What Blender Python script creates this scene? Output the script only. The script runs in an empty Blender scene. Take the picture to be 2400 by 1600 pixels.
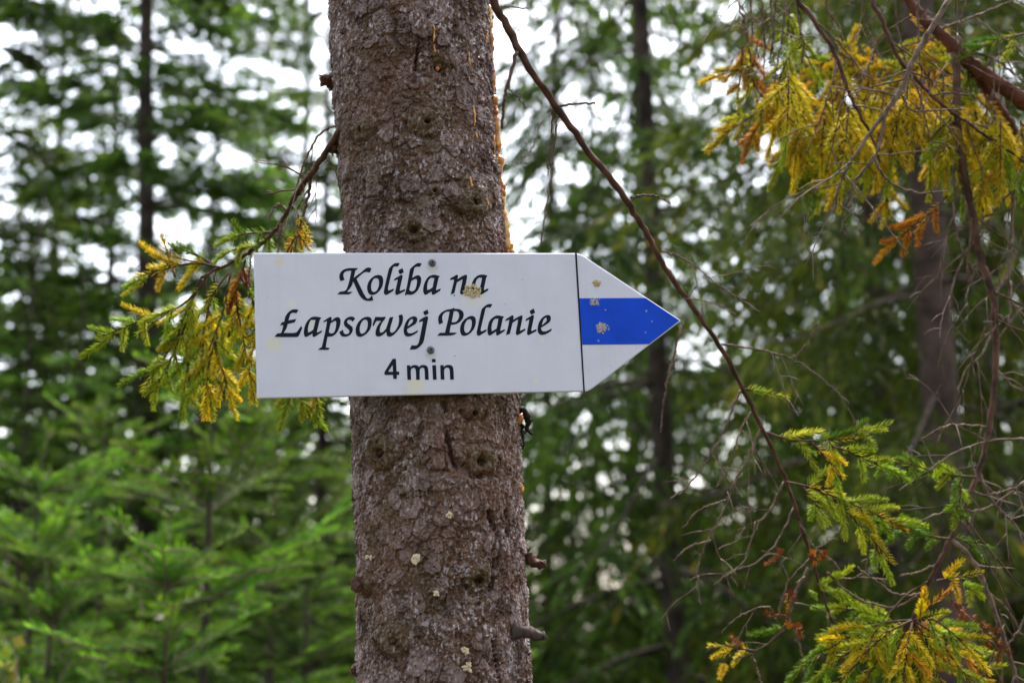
import bpy, math, random
import numpy as np
from mathutils import Vector, Matrix
from mathutils.geometry import tessellate_polygon
SC = bpy.context.scene
COL = SC.collection
R_ = math.radians

# ------------------------------------------------------------------ camera
PITCH = R_(10.0)
CAM = np.array([0.0, 0.0, 1.62])
CR = np.array([1.0, 0, 0]); CF = np.array([0, math.cos(PITCH), math.sin(PITCH)]); CU = np.array([0, -math.sin(PITCH), math.cos(PITCH)])
FPX = 50.0 / 36.0 * 2400.0
cam = bpy.data.cameras.new('camera'); cam_o = bpy.data.objects.new('camera', cam); COL.objects.link(cam_o)
cam_o.matrix_world = Matrix(((CR[0], CU[0], -CF[0], CAM[0]), (CR[1], CU[1], -CF[1], CAM[1]), (CR[2], CU[2], -CF[2], CAM[2]), (0, 0, 0, 1)))
cam.lens = 50; cam.sensor_width = 36; cam.clip_start = 0.05; cam.clip_end = 1000
cam.dof.use_dof = True; cam.dof.focus_distance = 1.5; cam.dof.aperture_fstop = 4.5
SC.camera = cam_o
# ------------------------------------------------------------------ sky, sun, exposure
SUN_EL, SUN_AZ = R_(57), R_(14)      # azimuth measured clockwise from +Y
world = bpy.data.worlds.new('World'); SC.world = world; world.use_nodes = True
wn = world.node_tree.nodes; wl = world.node_tree.links
bg = wn['Background']
sky = wn.new('ShaderNodeTexSky'); sky.sky_type = 'NISHITA'; sky.sun_disc = False
sky.sun_elevation = SUN_EL; sky.sun_rotation = SUN_AZ; sky.air_density = 1.0; sky.dust_density = 3.0; sky.ozone_density = 1.0
hs = wn.new('ShaderNodeHueSaturation'); hs.inputs['Saturation'].default_value = 0.55
wl.new(sky.outputs[0], hs.inputs['Color']); wl.new(hs.outputs[0], bg.inputs['Color'])
bg.inputs['Strength'].default_value = 0.15
sun = bpy.data.lights.new('sun', 'SUN'); sun.energy = 2.4; sun.angle = R_(22); sun.color = (1, 0.96, 0.9)
sun_o = bpy.data.objects.new('sun', sun); COL.objects.link(sun_o)
sd = Vector((math.sin(SUN_AZ) * math.cos(SUN_EL), math.cos(SUN_AZ) * math.cos(SUN_EL), math.sin(SUN_EL)))
sun_o.rotation_euler = sd.to_track_quat('Z', 'Y').to_euler()
SC.view_settings.view_transform = 'Standard'; SC.view_settings.look = 'None'; SC.view_settings.gamma = 1
SC.view_settings.exposure = 2.2
SC.render.engine = 'CYCLES'
cy = SC.cycles
cy.use_denoising = True; cy.use_adaptive_sampling = False
cy.max_bounces = 6; cy.diffuse_bounces = 3; cy.glossy_bounces = 2; cy.transmission_bounces = 3; cy.transparent_max_bounces = 4
cy.caustics_reflective = False; cy.caustics_refractive = False

# ------------------------------------------------------------------ helpers
def at(px, py, d):
    return CAM + CF * d + CR * ((px - 1200) / FPX * d) - CU * ((py - 800) / FPX * d)
def to_px(p):
    q = np.asarray(p) - CAM; d = q @ CF
    return 1200 + (q @ CR) / d * FPX, 800 - (q @ CU) / d * FPX, d
def nrm(v):
    v = np.asarray(v, float); n = np.linalg.norm(v, axis=-1, keepdims=True); return v / np.maximum(n, 1e-12)
def mesh(name, V, faces, mats=(), smooth=False, mat_idx=None, attrs=None):
    """V (n,3); faces: list of (m,3)/(m,4) int arrays"""
    me = bpy.data.meshes.new(name)
    V = np.asarray(V, np.float32)
    faces = [np.asarray(f, np.int32) for f in faces if len(f)]
    me.vertices.add(len(V)); me.vertices.foreach_set('co', V.ravel())
    li = np.concatenate([f.ravel() for f in faces])
    tot = np.concatenate([np.full(len(f), f.shape[1], np.int32) for f in faces])
    st = np.concatenate([[0], np.cumsum(tot)[:-1]]).astype(np.int32)
    me.loops.add(len(li)); me.loops.foreach_set('vertex_index', li)
    me.polygons.add(len(tot)); me.polygons.foreach_set('loop_start', st)
    if mat_idx is not None: me.polygons.foreach_set('material_index', np.asarray(mat_idx, np.int32))
    me.polygons.foreach_set('use_smooth', np.full(len(tot), smooth, bool))
    me.update(calc_edges=True)
    for m in mats: me.materials.append(m)
    for k, a in (attrs or {}).items():
        at_ = me.attributes.new(k, 'FLOAT', 'POINT'); at_.data.foreach_set('value', np.asarray(a, np.float32))
    return me
def link(name, me, parent=None, M=None):
    o = bpy.data.objects.new(name, me); COL.objects.link(o)
    if parent is not None: o.parent = parent
    if M is not None: o.matrix_basis = M
    return o
def tag(o, label=None, cat=None, group=None, kind=None):
    for k, v in (('label', label), ('category', cat), ('group', group), ('kind', kind)):
        if v: o[k] = v
    return o
def thing(name, loc, label, cat, group=None):
    o = bpy.data.objects.new(name, None); COL.objects.link(o); o.location = Vector(loc); o.empty_display_size = .1
    return tag(o, label, cat, group)
class MB:
    """collects pieces for ONE mesh"""
    def __init__(s): s.V = []; s.F3 = []; s.F4 = []; s.n = 0; s.A = []; s.m3 = []; s.m4 = []
    def add(s, V, F3=None, F4=None, a=0.0, m=0):
        V = np.asarray(V, float)
        if F3 is not None and len(F3): s.F3.append(np.asarray(F3) + s.n); s.m3.append(np.full(len(F3), m))
        if F4 is not None and len(F4): s.F4.append(np.asarray(F4) + s.n); s.m4.append(np.full(len(F4), m))
        s.V.append(V); s.A.append(np.broadcast_to(np.asarray(a, float), (len(V),))); s.n += len(V)
    def mesh(s, name, mats, smooth=False, off=None):
        V = np.concatenate(s.V)
        if off is not None: V = V - np.asarray(off)
        fs = []; mi = []
        if s.F3: fs.append(np.concatenate(s.F3)); mi.append(np.concatenate(s.m3))
        if s.F4: fs.append(np.concatenate(s.F4)); mi.append(np.concatenate(s.m4))
        return mesh(name, V, fs, mats, smooth, np.concatenate(mi), {'tint': np.concatenate(s.A)})
def catmull(P, n):
    P = np.asarray(P, float)
    if len(P) < 3:
        t = np.linspace(0, 1, n)[:, None]; return P[0] * (1 - t) + P[-1] * t
    Q = np.vstack([2 * P[0] - P[1], P, 2 * P[-1] - P[-2]])
    t = np.linspace(0, len(P) - 1 - 1e-9, n); i = t.astype(int); f = (t - i)[:, None]
    a, b, c, d = Q[i], Q[i + 1], Q[i + 2], Q[i + 3]
    return .5 * (2 * b + (c - a) * f + (2 * a - 5 * b + 4 * c - d) * f ** 2 + (3 * b - a - 3 * c + d) * f ** 3)
def tube(P, r, sides=6, rough=0.0, rng=None, cap=True):
    P = np.asarray(P, float); n = len(P); r = np.broadcast_to(np.asarray(r, float), (n,))
    T = nrm(np.gradient(P, axis=0)); ref = np.array([.3, .2, .93]) if abs(T[0][2]) < .9 else np.array([.93, .2, .3])
    u = nrm(np.cross(T[0], ref)); U = [u]
    for i in range(1, n):
        u = nrm(u - T[i] * (u @ T[i])); U.append(u)
    U = np.array(U); W = np.cross(T, U)
    a = np.linspace(0, 2 * np.pi, sides, endpoint=False)
    rr = np.repeat(r[:, None], sides, 1)
    if rough and rng is not None: rr = rr * (1 + rough * rng.standard_normal(rr.shape))
    V = P[:, None] + rr[..., None] * (np.cos(a)[None, :, None] * U[:, None] + np.sin(a)[None, :, None] * W[:, None])
    V = V.reshape(-1, 3); i = np.arange(n - 1)[:, None] * sides; j = np.arange(sides)[None]; k = (j + 1) % sides
    F4 = np.stack([i + j, i + k, i + sides + k, i + sides + j], -1).reshape(-1, 4)
    F3 = np.zeros((0, 3), int)
    if cap:
        V = np.vstack([V, P[-1:] + T[-1:] * r[-1] * .4, P[:1]]); b = (n - 1) * sides; e = n * sides
        F3 = np.vstack([np.array([[b + q, b + (q + 1) % sides, e] for q in range(sides)]), np.array([[(q + 1) % sides, q, e + 1] for q in range(sides)])])
    return V, F3, F4
# 2-D numpy noise
def _hash(i, j, s):
    h = (i.astype(np.int64) * 374761393 + j.astype(np.int64) * 668265263 + s * 1442695041) & 0xffffffff
    h = ((h ^ (h >> 13)) * 1274126177) & 0xffffffff; h = ((h ^ (h >> 16)) * 2246822519) & 0xffffffff
    return ((h ^ (h >> 15)) & 0xffffff) / float(0xffffff)
def vnoise(u, v, s):
    i = np.floor(u); j = np.floor(v); f = u - i; g = v - j; f = f * f * (3 - 2 * f); g = g * g * (3 - 2 * g)
    return (_hash(i, j, s) * (1 - f) + _hash(i + 1, j, s) * f) * (1 - g) + (_hash(i, j + 1, s) * (1 - f) + _hash(i + 1, j + 1, s) * f) * g
def fbm(u, v, s, o=4):
    t = 0; a = .5
    for k in range(o): t = t + a * vnoise(u * 2 ** k + 17.3 * k, v * 2 ** k + 9.1 * k, s + k); a *= .5
    return t
def worley(u, v, s):
    iu = np.floor(u); iv = np.floor(v)
    F1 = np.full(u.shape, 9.); F2 = np.full(u.shape, 9.); ID = np.zeros(u.shape); DX = np.zeros(u.shape); DY = np.zeros(u.shape)
    for a in (-1, 0, 1):
        for b in (-1, 0, 1):
            ci, cj = iu + a, iv + b
            dx = u - (ci + _hash(ci, cj, s)); dy = v - (cj + _hash(ci, cj, s + 7)); d = np.hypot(dx, dy)
            c = d < F1
            F2 = np.where(c, F1, np.minimum(F2, d)); ID = np.where(c, _hash(ci, cj, s + 13), ID)
            DX = np.where(c, dx, DX); DY = np.where(c, dy, DY); F1 = np.where(c, d, F1)
    return F1, F2, ID, DX, DY

# ------------------------------------------------------------------ materials
def newmat(name):
    m = bpy.data.materials.new(name); m.use_nodes = True
    return m, m.node_tree.nodes, m.node_tree.links, m.node_tree.nodes['Principled BSDF']
def N(ns, t, **kw):
    n = ns.new(t)
    for k, v in kw.items():
        if k in n.inputs: n.inputs[k].default_value = v
        else: setattr(n, k, v)
    return n
def mixc(ns, ls, f, a, b, blend='MIX'):
    m = ns.new('ShaderNodeMix'); m.data_type = 'RGBA'; m.blend_type = blend
    for sock, val in ((m.inputs[0], f), (m.inputs[6], a), (m.inputs[7], b)):
        if hasattr(val, 'is_output'): ls.new(val, sock)
        elif isinstance(val, (int, float)): sock.default_value = val
        else: sock.default_value = (*val, 1)
    return m.outputs[2]
def ramp(ns, ls, src, stops):
    r = ns.new('ShaderNodeValToRGB'); ls.new(src, r.inputs[0]); e = r.color_ramp.elements
    while len(e) < len(stops): e.new(.5)
    for q, (p, c) in zip(e, stops): q.position = p; q.color = (*c, 1) if len(c) == 3 else c
    return r.outputs[0]
def maprange(ns, ls, src, a, b, c=0., d=1.):
    m = ns.new('ShaderNodeMapRange'); ls.new(src, m.inputs[0])
    for i, v in enumerate((a, b, c, d)): m.inputs[i + 1].default_value = v
    return m.outputs[0]
def plain(name, col, rough=.6, spec=.5, metal=0):
    m, ns, ls, b = newmat(name); b.inputs['Base Color'].default_value = (*col, 1); b.inputs['Roughness'].default_value = rough
    b.inputs['Metallic'].default_value = metal; b.inputs['Specular IOR Level'].default_value = spec
    return m
def mat_bark():
    m, ns, ls, b = newmat('spruce_bark')
    tc = N(ns, 'ShaderNodeTexCoord'); 
    mp = N(ns, 'ShaderNodeMapping'); ls.new(tc.outputs['Object'], mp.inputs[0])
    n1 = N(ns, 'ShaderNodeTexNoise', Scale=34., Detail=6., Roughness=.65); ls.new(mp.outputs[0], n1.inputs['Vector'])
    n2 = N(ns, 'ShaderNodeTexNoise', Scale=420., Detail=3., Roughness=.6); ls.new(mp.outputs[0], n2.inputs['Vector'])
    n3 = N(ns, 'ShaderNodeTexNoise', Scale=9., Detail=4.); ls.new(mp.outputs[0], n3.inputs['Vector'])
    mp2 = N(ns, 'ShaderNodeMapping'); mp2.inputs['Scale'].default_value = (1, 1, .55); ls.new(tc.outputs['Object'], mp2.inputs[0])
    vo = N(ns, 'ShaderNodeTexVoronoi', Scale=410.); vo.feature = 'F1'; ls.new(mp2.outputs[0], vo.inputs['Vector'])
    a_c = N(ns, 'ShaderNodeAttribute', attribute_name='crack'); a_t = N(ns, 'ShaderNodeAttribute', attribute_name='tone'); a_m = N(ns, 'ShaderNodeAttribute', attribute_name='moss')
    base = ramp(ns, ls, n1.outputs[0], [(.36, (.036, .016, .008)), (.52, (.125, .065, .040)), (.66, (.235, .148, .115))])
    sp = N(ns, 'ShaderNodeSeparateColor'); ls.new(vo.outputs['Color'], sp.inputs[0])
    fl = maprange(ns, ls, sp.outputs[0], .62, .95)
    fl2 = N(ns, 'ShaderNodeMath', operation='MULTIPLY'); ls.new(fl, fl2.inputs[0]); ls.new(maprange(ns, ls, n1.outputs[0], .35, .6), fl2.inputs[1])
    c = mixc(ns, ls, fl2.outputs[0], base, (.44, .365, .365))
    dk = maprange(ns, ls, sp.outputs[1], .72, 1., 0, .7)
    c = mixc(ns, ls, dk, c, (.045, .020, .012))
    c = mixc(ns, ls, maprange(ns, ls, a_t.outputs['Fac'], 0, 1, 0, .6), c, (.29, .205, .185))
    red = maprange(ns, ls, n3.outputs[0], .48, .66, 0, .65); c = mixc(ns, ls, red, c, (.15, .072, .042))
    c = mixc(ns, ls, a_m.outputs['Fac'], c, (.085, .052, .018))
    c = mixc(ns, ls, a_c.outputs['Fac'], c, (.05, .018, .010))  # reddish inner bark, darkened further to paint shade into the cracks
    ls.new(c, b.inputs['Base Color'])
    ls.new(maprange(ns, ls, n2.outputs[0], .3, .7, .38, .75), b.inputs['Roughness']); ls.new(maprange(ns, ls, fl2.outputs[0], 0, 1, .15, .9), b.inputs['Specular IOR Level'])
    bp = N(ns, 'ShaderNodeBump', Strength=.9, Distance=.0011)
    ge = N(ns, 'ShaderNodeNewGeometry'); v1 = N(ns, 'ShaderNodeVectorMath', operation='SUBTRACT'); ls.new(vo.outputs['Color'], v1.inputs[0]); v1.inputs[1].default_value = (.5, .5, .5)
    v2 = N(ns, 'ShaderNodeVectorMath', operation='SCALE'); ls.new(v1.outputs[0], v2.inputs[0]); v2.inputs['Scale'].default_value = .95
    v3 = N(ns, 'ShaderNodeVectorMath', operation='ADD'); ls.new(ge.outputs['Normal'], v3.inputs[0]); ls.new(v2.outputs[0], v3.inputs[1])
    v4 = N(ns, 'ShaderNodeVectorMath', operation='NORMALIZE'); ls.new(v3.outputs[0], v4.inputs[0]); ls.new(v4.outputs[0], bp.inputs['Normal'])
    hh = N(ns, 'ShaderNodeMath', operation='ADD'); ls.new(n2.outputs[0], hh.inputs[0]); ls.new(sp.outputs[2], hh.inputs[1])
    ls.new(hh.outputs[0], bp.inputs['Height']); ls.new(bp.outputs[0], b.inputs['Normal'])
    return m
def mat_wood(name, c1, c2, scale=60., rough=.75):
    m, ns, ls, b = newmat(name)
    tc = N(ns, 'ShaderNodeTexCoord'); n1 = N(ns, 'ShaderNodeTexNoise', Scale=scale, Detail=5.); ls.new(tc.outputs['Object'], n1.inputs['Vector'])
    ls.new(ramp(ns, ls, n1.outputs[0], [(.35, c1), (.65, c2)]), b.inputs['Base Color']); b.inputs['Roughness'].default_value = rough; b.inputs['Specular IOR Level'].default_value = .15
    bp = N(ns, 'ShaderNodeBump', Strength=.6, Distance=.001); ls.new(n1.outputs[0], bp.inputs['Height']); ls.new(bp.outputs[0], b.inputs['Normal'])
    return m
def mat_needle(name, stops=None, objcol=False, transl=.35, rough=.5, scale=1.5, baked=False):
    m, ns, ls, b = newmat(name); out = ns['Material Output']
    at_ = N(ns, 'ShaderNodeAttribute', attribute_name='tint')
    if objcol:
        oi = N(ns, 'ShaderNodeAttribute', attribute_name='leafcol') if baked else N(ns, 'ShaderNodeObjectInfo')
        c = mixc(ns, ls, at_.outputs['Fac'], oi.outputs['Color'], (.115, .055, .03))
        # tint 0..1: stem colour at 1
        hv = N(ns, 'ShaderNodeHueSaturation'); ls.new(c, hv.inputs['Color'])
        n1 = N(ns, 'ShaderNodeTexNoise', Scale=180., Detail=2.); tc = N(ns, 'ShaderNodeTexCoord'); ls.new(tc.outputs['Object'], n1.inputs['Vector'])
        ls.new(maprange(ns, ls, n1.outputs[0], .3, .7, .72, 1.25), hv.inputs['Value']); ls.new(maprange(ns, ls, n1.outputs[0], .3, .7, .485, .515), hv.inputs['Hue'])
        c = hv.outputs[0]
    else:
        c = ramp(ns, ls, at_.outputs['Fac'], stops)
        tc = N(ns, 'ShaderNodeTexCoord'); n1 = N(ns, 'ShaderNodeTexNoise', Scale=scale, Detail=3.); ls.new(tc.outputs['Object'], n1.inputs['Vector'])
        hv = N(ns, 'ShaderNodeHueSaturation'); ls.new(c, hv.inputs['Color'])
        oi = N(ns, 'ShaderNodeObjectInfo')
        vm = N(ns, 'ShaderNodeMath', operation='MULTIPLY'); ls.new(maprange(ns, ls, n1.outputs[0], .35, .65, .5, 1.5), vm.inputs[0]); ls.new(maprange(ns, ls, oi.outputs['Random'], 0, 1, .62, 1.3), vm.inputs[1]); ls.new(vm.outputs[0], hv.inputs['Value'])
        ls.new(maprange(ns, ls, oi.outputs['Random'], 0, 1, .485, .515), hv.inputs['Hue'])
        c = hv.outputs[0]
    ls.new(c, b.inputs['Base Color']); b.inputs['Roughness'].default_value = rough; b.inputs['Specular IOR Level'].default_value = .12
    tr = N(ns, 'ShaderNodeBsdfTranslucent'); ls.new(c, tr.inputs['Color'])
    mx = N(ns, 'ShaderNodeMixShader'); mx.inputs[0].default_value = transl
    ls.new(b.outputs[0], mx.inputs[1]); ls.new(tr.outputs[0], mx.inputs[2]); ls.new(mx.outputs[0], out.inputs['Surface'])
    return m
M_BARK = mat_bark()
M_TWIG = mat_wood('dead_twig_bark', (.07, .042, .028), (.20, .135, .10), 90)
M_BOUGH = mat_wood('bough_bark', (.035, .017, .010), (.115, .055, .034), 60)
M_REDBOUGH = mat_wood('red_bough_bark', (.04, .018, .012), (.15, .055, .034), 45)
M_FARTRUNK = mat_wood('far_trunk_bark', (.022, .015, .010), (.07, .048, .036), 12)
M_PALETRUNK = mat_wood('pale_trunk_bark', (.05, .034, .026), (.12, .078, .062), 14)
M_SHOOT = mat_needle('spruce_needles', objcol=True, transl=.5)
M_SHOOTB = mat_needle('spruce_needles_joined', objcol=True, transl=.5, baked=True)
M_CROWN = mat_needle('dark_conifer_needles', [(0, (.020, .042, .007)), (.6, (.074, .135, .014)), (1, (.17, .24, .022))], transl=.45)
M_OLIVE = mat_needle('olive_conifer_needles', [(0, (.036, .052, .007)), (.6, (.110, .145, .013)), (1, (.27, .21, .018))], transl=.4)
M_FIR = mat_needle('young_fir_needles', [(0, (.012, .034, .003)), (.5, (.055, .130, .007)), (1, (.22, .38, .018))], transl=.42, scale=5.)
M_LEAF = mat_needle('shrub_leaves', [(0, (.11, .20, .02)), (.6, (.20, .27, .03)), (1, (.34, .30, .04))], transl=.4)

# ------------------------------------------------------------------ ground
def build_ground():
    x = np.concatenate([-np.geomspace(400, 8, 22), np.linspace(-7, 7, 25), np.geomspace(8, 400, 22)])
    y = np.concatenate([np.linspace(-40, -6, 10), np.linspace(-5, 30, 60), np.geomspace(32, 600, 24)])
    X, Y = np.meshgrid(x, y)
    Z = (fbm(X * .35, Y * .35, 3) - .5) * .35 - .09 * np.maximum(Y - 14, 0) ** 1.05 - .0 * X
    Z = np.maximum(Z, -30 + 0 * Z)
    V = np.stack([X, Y, Z], -1).reshape(-1, 3); nx = len(x)
    i = np.arange(len(y) - 1)[:, None] * nx + np.arange(nx - 1)[None]
    F = np.stack([i, i + 1, i + nx + 1, i + nx], -1).reshape(-1, 4)
    m, ns, ls, b = newmat('forest_floor')
    tc = N(ns, 'ShaderNodeTexCoord'); n1 = N(ns, 'ShaderNodeTexNoise', Scale=1.3, Detail=6.); ls.new(tc.outputs['Object'], n1.inputs['Vector'])
    ls.new(ramp(ns, ls, n1.outputs[0], [(.35, (.035, .025, .016)), (.5, (.06, .045, .025)), (.62, (.04, .065, .02))]), b.inputs['Base Color']); b.inputs['Roughness'].default_value = .95
    tag(link('ground', mesh('ground', V, [F], [m], True)), kind='structure')
build_ground()
def ground_z(x, y):
    x = np.array([[x]]); y = np.array([[y]])
    return float(((fbm(x * .35, y * .35, 3) - .5) * .35 - .09 * np.maximum(y - 14, 0) ** 1.05)[0, 0])

# ------------------------------------------------------------------ background conifers
def leaf_quads(P, D, L, W, rng):
    """P base points, D unit directions, lengths, widths -> bent diamond leaves"""
    n = len(P); side = nrm(np.cross(D, rng.standard_normal((n, 3))))
    up = np.cross(side, D)
    a = P; b = P + D * L[:, None] * .5 + side * W[:, None] * .5 + up * W[:, None] * .15
    c = P + D * L[:, None]; d = P + D * L[:, None] * .5 - side * W[:, None] * .5 + up * W[:, None] * .15
    V = np.stack([a, b, c, d], 1).reshape(-1, 3); F = np.arange(4 * n).reshape(-1, 4)
    return V, F
def conifer(seed, H, z0, Rmax, kind, r0, lean=0.0, ztop=None, dens=1.0, step=.34, leaf=1.0):
    """returns trunk mesh, crown mesh (origin at the foot)"""
    rng = np.random.default_rng(seed)
    tk = MB(); cr = MB(); ztop = ztop or H
    zz = np.linspace(-.3, H, 14); axis = lambda z: np.stack([lean * z + .02 * np.sin(z * 1.3 + seed), .015 * np.sin(z * .9 + seed * 2), z], -1)
    tk.add(*tube(axis(zz), np.maximum(r0 * (1 - .85 * np.clip(zz / H, 0, 1)), .008), 9, .04, rng))
    P = []; D = []; Ls = []; Ws = []; T = []
    z = z0
    while z < ztop:
        nb = rng.integers(4, 7); a0 = rng.uniform(0, 6.28)
        for k in range(nb):
            az = a0 + k * 6.283 / nb + rng.normal(0, .25)
            L = Rmax * (1 - .72 * max(z - z0, 0) / max(H - z0, .1)) * rng.uniform(.6, 1.12)
            if rng.random() < .1: L *= .5
            out = np.array([math.cos(az), math.sin(az), 0]); sd_ = np.array([-math.sin(az), math.cos(az), 0])
            t = np.linspace(0, 1, 8); zb = z + rng.uniform(-.1, .1)
            if kind == 'fir': dz = L * (.10 * t - .12 * t * t + rng.normal(0, .05) * t)
            else: dz = L * (-.05 * t - .55 * t * t + .28 * t ** 4 + rng.normal(0, .06) * t)
            base = axis(np.array([zb]))[0]
            C = base + out * (L * t)[:, None] + np.array([0, 0, 1]) * dz[:, None] + sd_ * (L * rng.normal(0, .1) * t * t)[:, None]
            tk.add(*tube(C, .010 * (1 - .8 * t) * (L / 1.1) + .002, 4, cap=False))
            nt = max(5, int(L / .040 * dens)); tt = rng.uniform(.12, 1, nt) ** .8
            for tv in tt:
                i = min(int(tv * 7), 6); f = tv * 7 - i; p0 = C[i] * (1 - f) + C[i + 1] * f; s = rng.choice((-1, 1))
                if kind == 'fir':
                    ln = (.42 * L * (1 - tv) + .10) * rng.uniform(.6, 1.1); d = nrm(out * rng.uniform(.5, .9) + sd_ * s * .8 + np.array([0, 0, rng.normal(-.05, .12)])); sag = .12
                else:
                    ln = (.16 + .26 * L * (1 - abs(tv - .5))) * rng.uniform(.5, 1.15); d = nrm(out * rng.uniform(.3, .8) + sd_ * s * rng.uniform(.2, .9) + np.array([0, 0, -rng.uniform(.1, .75)])); sag = .38
                nl = max(3, int(ln / (.026 * leaf) * dens)); q = (np.arange(nl) + rng.random(nl)) / nl
                pp = p0 + d * (ln * q)[:, None] + np.array([0, 0, -1]) * (sag * ln * q * q)[:, None]
                dd = nrm(d + np.array([0, 0, -1]) * (2 * sag * q)[:, None] + rng.normal(0, .33, (nl, 3)))
                P.append(pp); D.append(dd); Ls.append(leaf * rng.uniform(.05, .105, nl)); Ws.append(leaf * rng.uniform(.015, .026, nl))
                T.append(np.clip(.25 + .45 * q * tv + rng.normal(0, .16, nl) + rng.normal(0, .08), 0, 1))
        z += step * rng.uniform(.7, 1.3)
    P = np.concatenate(P); V, F = leaf_quads(P, np.concatenate(D), np.concatenate(Ls), np.concatenate(Ws), rng)
    cr.add(V, None, F, np.repeat(np.concatenate(T), 4))
    return tk, cr
def plant(name, px, d, proto, label, cat, group, rot=0.0, scale=1.0, trunkmat=None):
    b = at(px, 800, d); x, y = b[0], b[1]; z = ground_z(x, y)
    o = thing(name, (x, y, z), label, cat, group)
    for nm, me in proto:
        c = link(nm, me, o); c.rotation_euler = (0, 0, rot); c.scale = (scale,) * 3
    return o
def proto(key, *a, mats=(M_FARTRUNK, M_CROWN), **k):
    tk, cr = conifer(*a, **k)
    return (('trunk', tk.mesh(key + '_trunk', [mats[0]], True)), ('crown', cr.mesh(key + '_crown', [mats[1]])))
FIRP = proto('tall_fir', 11, 10, .6, 1.35, 'fir', .068, lean=-.03, ztop=6.5, step=.31, dens=1.75)
FIRQ = proto('slim_fir', 12, 9, .5, 1.0, 'fir', .045, lean=-.01, ztop=7.5, step=.33, dens=1.6)
FIRO = proto('olive_fir', 13, 9, .3, 1.3, 'fir', .06, mats=(M_FARTRUNK, M_OLIVE), ztop=7.5)
SPA = proto('hanging_spruce', 21, 12, 1.4, 1.5, 'spruce', .056, lean=-.05, ztop=7.5, dens=.98)
SPB = proto('hanging_spruce_two', 22, 12, .9, 1.3, 'spruce', .034, lean=-.02, ztop=8.5, dens=1.0)
SPO = proto('olive_spruce', 23, 11, .7, 1.4, 'spruce', .08, mats=(M_FARTRUNK, M_OLIVE), ztop=8)
SPP = proto('pale_spruce', 24, 11, 1.9, 1.1, 'spruce', .085, mats=(M_PALETRUNK, M_OLIVE), ztop=5.5, dens=1.1)
G = 'conifers in the blurred forest background'
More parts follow.
